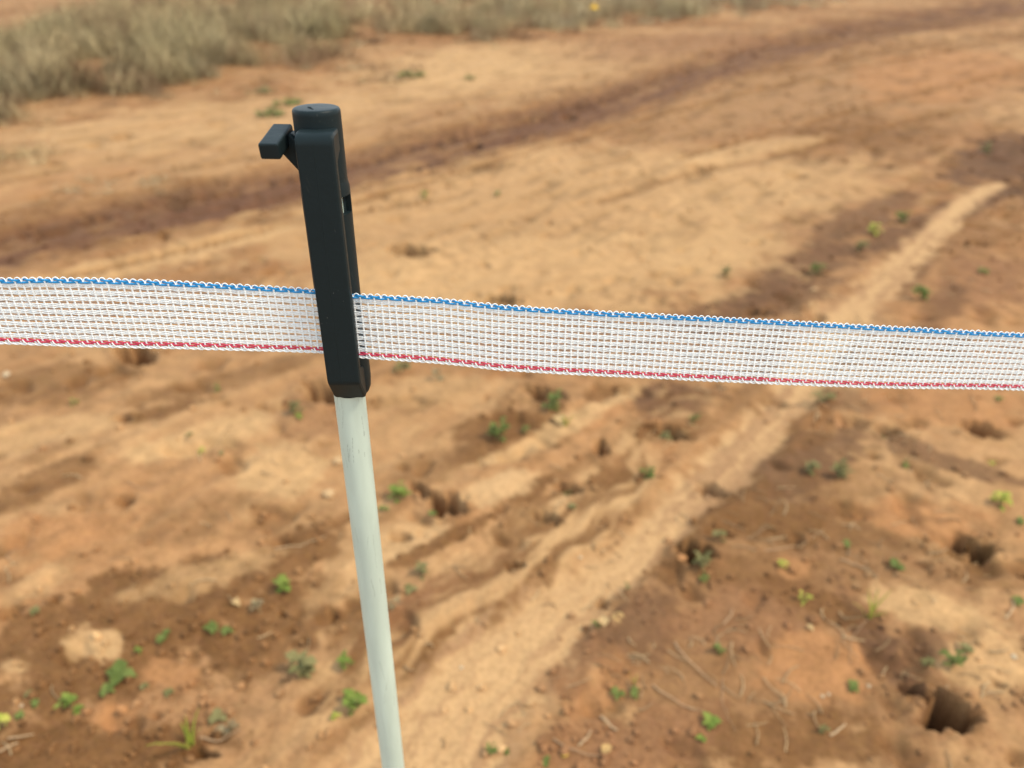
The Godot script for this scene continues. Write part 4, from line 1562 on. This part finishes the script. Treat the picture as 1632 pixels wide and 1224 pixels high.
func build_grass() -> void:
	var mat := StandardMaterial3D.new()
	mat.vertex_color_use_as_albedo = true
	mat.roughness = 0.8
	mat.metallic_specular = 0.25
	mat.backlight_enabled = true
	mat.backlight = Color(0.6, 0.6, 0.6)
	var area := PackedVector2Array()
	for p in GRASS_NEAR:
		area.append(Vector2(p[0], p[1]))
	for i in range(GRASS_FAR.size() - 1, -1, -1):
		area.append(Vector2(GRASS_FAR[i][0], GRASS_FAR[i][1]))
	var meshes := [tussock_mesh(1, 56, 1.7, 0.4), tussock_mesh(2, 40, 1.9, 0.38), tussock_mesh(3, 52, 1.5, 0.45)]
	var sets := [[], [], []]
	var tints := [[], [], []]
	var patch := field(88, 0.55, 3)
	var patch2 := field(89, 1.3, 2)
	var clumps := field(90, 0.9, 2)
	rng.seed = 700
	# base colours: straw, olive, grey olive, dead brown
	var hues := [Color(0.80, 0.62, 0.35), Color(0.58, 0.47, 0.25), Color(0.63, 0.54, 0.35), Color(0.36, 0.225, 0.135)]
	var made := 0
	for i in 130000:
		var d := 4.2 * exp(rng.randf() * 1.95)
		var x := rng.randf_range(-1.0, 0.42) * (1.0 + 0.95 * d)
		var p := Vector2(x + patch2.get_noise_2d(x * 2.0, d * 2.0) * 0.35, -d + patch2.get_noise_2d(x * 2.0 + 50.0, d * 2.0) * 0.5)
		if not Geometry2D.is_point_in_polygon(p, area):
			continue
		if rng.randf() > clampf(7.5 / d, 0.25, 1.0) * 0.5:
			continue
		var rim := 99.0
		for q in GRASS_NEAR.size() - 1:
			var ga := Vector2(GRASS_NEAR[q][0], GRASS_NEAR[q][1])
			var gb := Vector2(GRASS_NEAR[q + 1][0], GRASS_NEAR[q + 1][1])
			rim = minf(rim, p.distance_to(Geometry2D.get_closest_point_to_segment(p, ga, gb)))
		var full := smoothstep(0.0, minf(0.30 * d - 0.3, 1.5), rim)
		if rng.randf() > 0.10 + 0.80 * full:
			continue
		var a := patch.get_noise_2d(x, d)
		var b2 := patch2.get_noise_2d(x, d)
		if b2 < -0.12 and rng.randf() < 0.8:
			continue
		var k := rng.randi() % 3
		var clump := clumps.get_noise_2d(x, d)
		if rng.randf() > smoothstep(-0.25, 0.2, clump):
			continue
		var h := rng.randf_range(0.20, 0.40) * (1.0 + a * 0.8 + clump * 0.9)
		h *= 0.5 + 0.5 * full
		var wide := h * rng.randf_range(0.8, 1.5)
		var bs := Basis(Vector3.UP, rng.randf() * TAU) * Basis.from_scale(Vector3(wide, h, wide))
		sets[k].append(Transform3D(bs, on_ground(x, -d, 0.01)))
		var c: Color = hues[0].lerp(hues[1], clampf(0.45 + a * 1.6, 0, 1)).lerp(hues[2], clampf(b2 * 1.2 + (x + 1.5) * 0.10, 0.0, 0.9))
		if rng.randf() < 0.22 + a * 0.3 + 0.45 * (1.0 - full):
			c = hues[3]
		c = c * rng.randf_range(0.6, 1.25)
		c.a = 1.0
		tints[k].append(c)
		made += 1
	print("tussocks ", made)
	var labs := ["dry straw and olive grass filling the ground behind the post", "spreading dry grass mixed through the field behind the post", "drooping dry grass along the field edge behind the post"]
	for k in 3:
		scatter("dry_grass", meshes[k], mat, sets[k], tints[k], labs[k], "grass")
	# tufts that stand apart
	var tuft_mats := []
	for h in hues:
		var m := mat.duplicate()
		m.albedo_color = h.linear_to_srgb()
		tuft_mats.append(m)
	for t in TUFTS:
		rng.seed = hash(t[5])
		var o := thing("grass_tuft", t[5], "grass tuft", on_ground(t[0], t[1], 0.005), "dry tufts apart from the grass field")
		for i in 14:
			var dx: float = rng.randf_range(-0.5, 0.5) * t[2]
			var dz: float = rng.randf_range(-0.5, 0.5) * t[2] * 0.6
			var b := part("blades", meshes[1 + i % 2], tuft_mats[t[4] if rng.randf() < 0.75 else rng.randi() % 4], o)
			var h: float = t[3] * rng.randf_range(0.6, 1.1)
			b.transform = Transform3D(Basis(Vector3.UP, rng.randf() * TAU) * Basis.from_scale(Vector3(h * 1.3, h, h * 1.3)), Vector3(dx, height_at(t[0] + dx, t[1] + dz) - height_at(t[0], t[1]), dz))
	# the yellow flower at the far grass edge
	var fl := thing("yellow_wildflower", "yellow wildflower standing in the dry grass at the top of the view", "flower", on_ground(1.36, -14.0, 0.01))
	var st := Shape.new()
	st.round_tube(PackedVector3Array([Vector3(0, 0, 0), Vector3(0.01, 0.14, 0.01), Vector3(0, 0.285, 0)]), 0.005, 0.0035, 6)
	part("stem", st.mesh(), plain(Color(0.12, 0.15, 0.05), 0.7), fl)
	var petal := leaf_mesh(0.26, 0.2, 9)
	var yellow := leaf_material(Color(0.75, 0.42, 0.012))
	var heart := plain(Color(0.40, 0.17, 0.01), 0.8)
	for q in [Vector3(0, 0.29, 0), Vector3(0.03, 0.265, 0.03), Vector3(-0.028, 0.27, 0.02)]:
		var bl := part("bloom", clod_mesh(4, 1), heart, fl)
		bl.position = q
		bl.scale = Vector3.ONE * 0.009
		bl.rotation.x = 0.7
		for i in 11:
			var pt := part("petal", petal, yellow, bl)
			pt.transform = Transform3D(Basis(Vector3.UP, TAU * i / 11.0) * Basis(Vector3.RIGHT, -0.15) * Basis.from_scale(Vector3.ONE * 4.0), Vector3.ZERO)
	print("grass built")


func _ready() -> void:
	# camera
	var cam := Camera3D.new()
	cam.name = "camera"
	add_child(cam)
	cam.position = Vector3(0, CAMERA_HEIGHT, 0)
	cam.rotation_degrees = Vector3(-30.0, 0, 0)
	cam.near = 0.02
	cam.far = 1000.0
	var lens := CameraAttributesPhysical.new()
	lens.frustum_focal_length = 23.73
	lens.frustum_near = 0.02
	lens.frustum_far = 1000.0
	lens.frustum_focus_distance = 0.425
	lens.exposure_aperture = 5.2
	cam.attributes = lens
	cam.fov = 53.66
	cam.current = true
	# sky and exposure
	var env := Environment.new()
	env.background_mode = Environment.BG_SKY
	var sm := ProceduralSkyMaterial.new()
	sm.sky_top_color = Color(0.69, 0.76, 0.82)
	sm.sky_horizon_color = Color(0.88, 0.89, 0.88)
	sm.sky_curve = 0.2
	sm.ground_horizon_color = Color(0.62, 0.48, 0.36)
	sm.ground_bottom_color = Color(0.5, 0.37, 0.26)
	sm.sun_angle_max = 1.0
	var sky := Sky.new()
	sky.sky_material = sm
	env.sky = sky
	env.tonemap_mode = Environment.TONE_MAPPER_LINEAR
	env.tonemap_exposure = 2.5
	env.sdfgi_enabled = true
	env.ssao_enabled = true
	env.ssil_enabled = true
	var we := WorldEnvironment.new()
	we.environment = env
	add_child(we)
	# hazy sun, high, from the far right
	var sun := DirectionalLight3D.new()
	sun.name = "sun"
	sun.light_color = Color(1.0, 0.95, 0.86)
	sun.light_energy = 0.5
	sun.light_angular_distance = 12.0
	sun.shadow_enabled = true
	add_child(sun)
	sun.look_at_from_position(Vector3(3.0, 4.2, 0.5), Vector3.ZERO, Vector3.UP)

	build_ground()
	build_grass()
	build_post()
	build_tape()
	build_weeds()
	build_litter()
	build_crumbs()
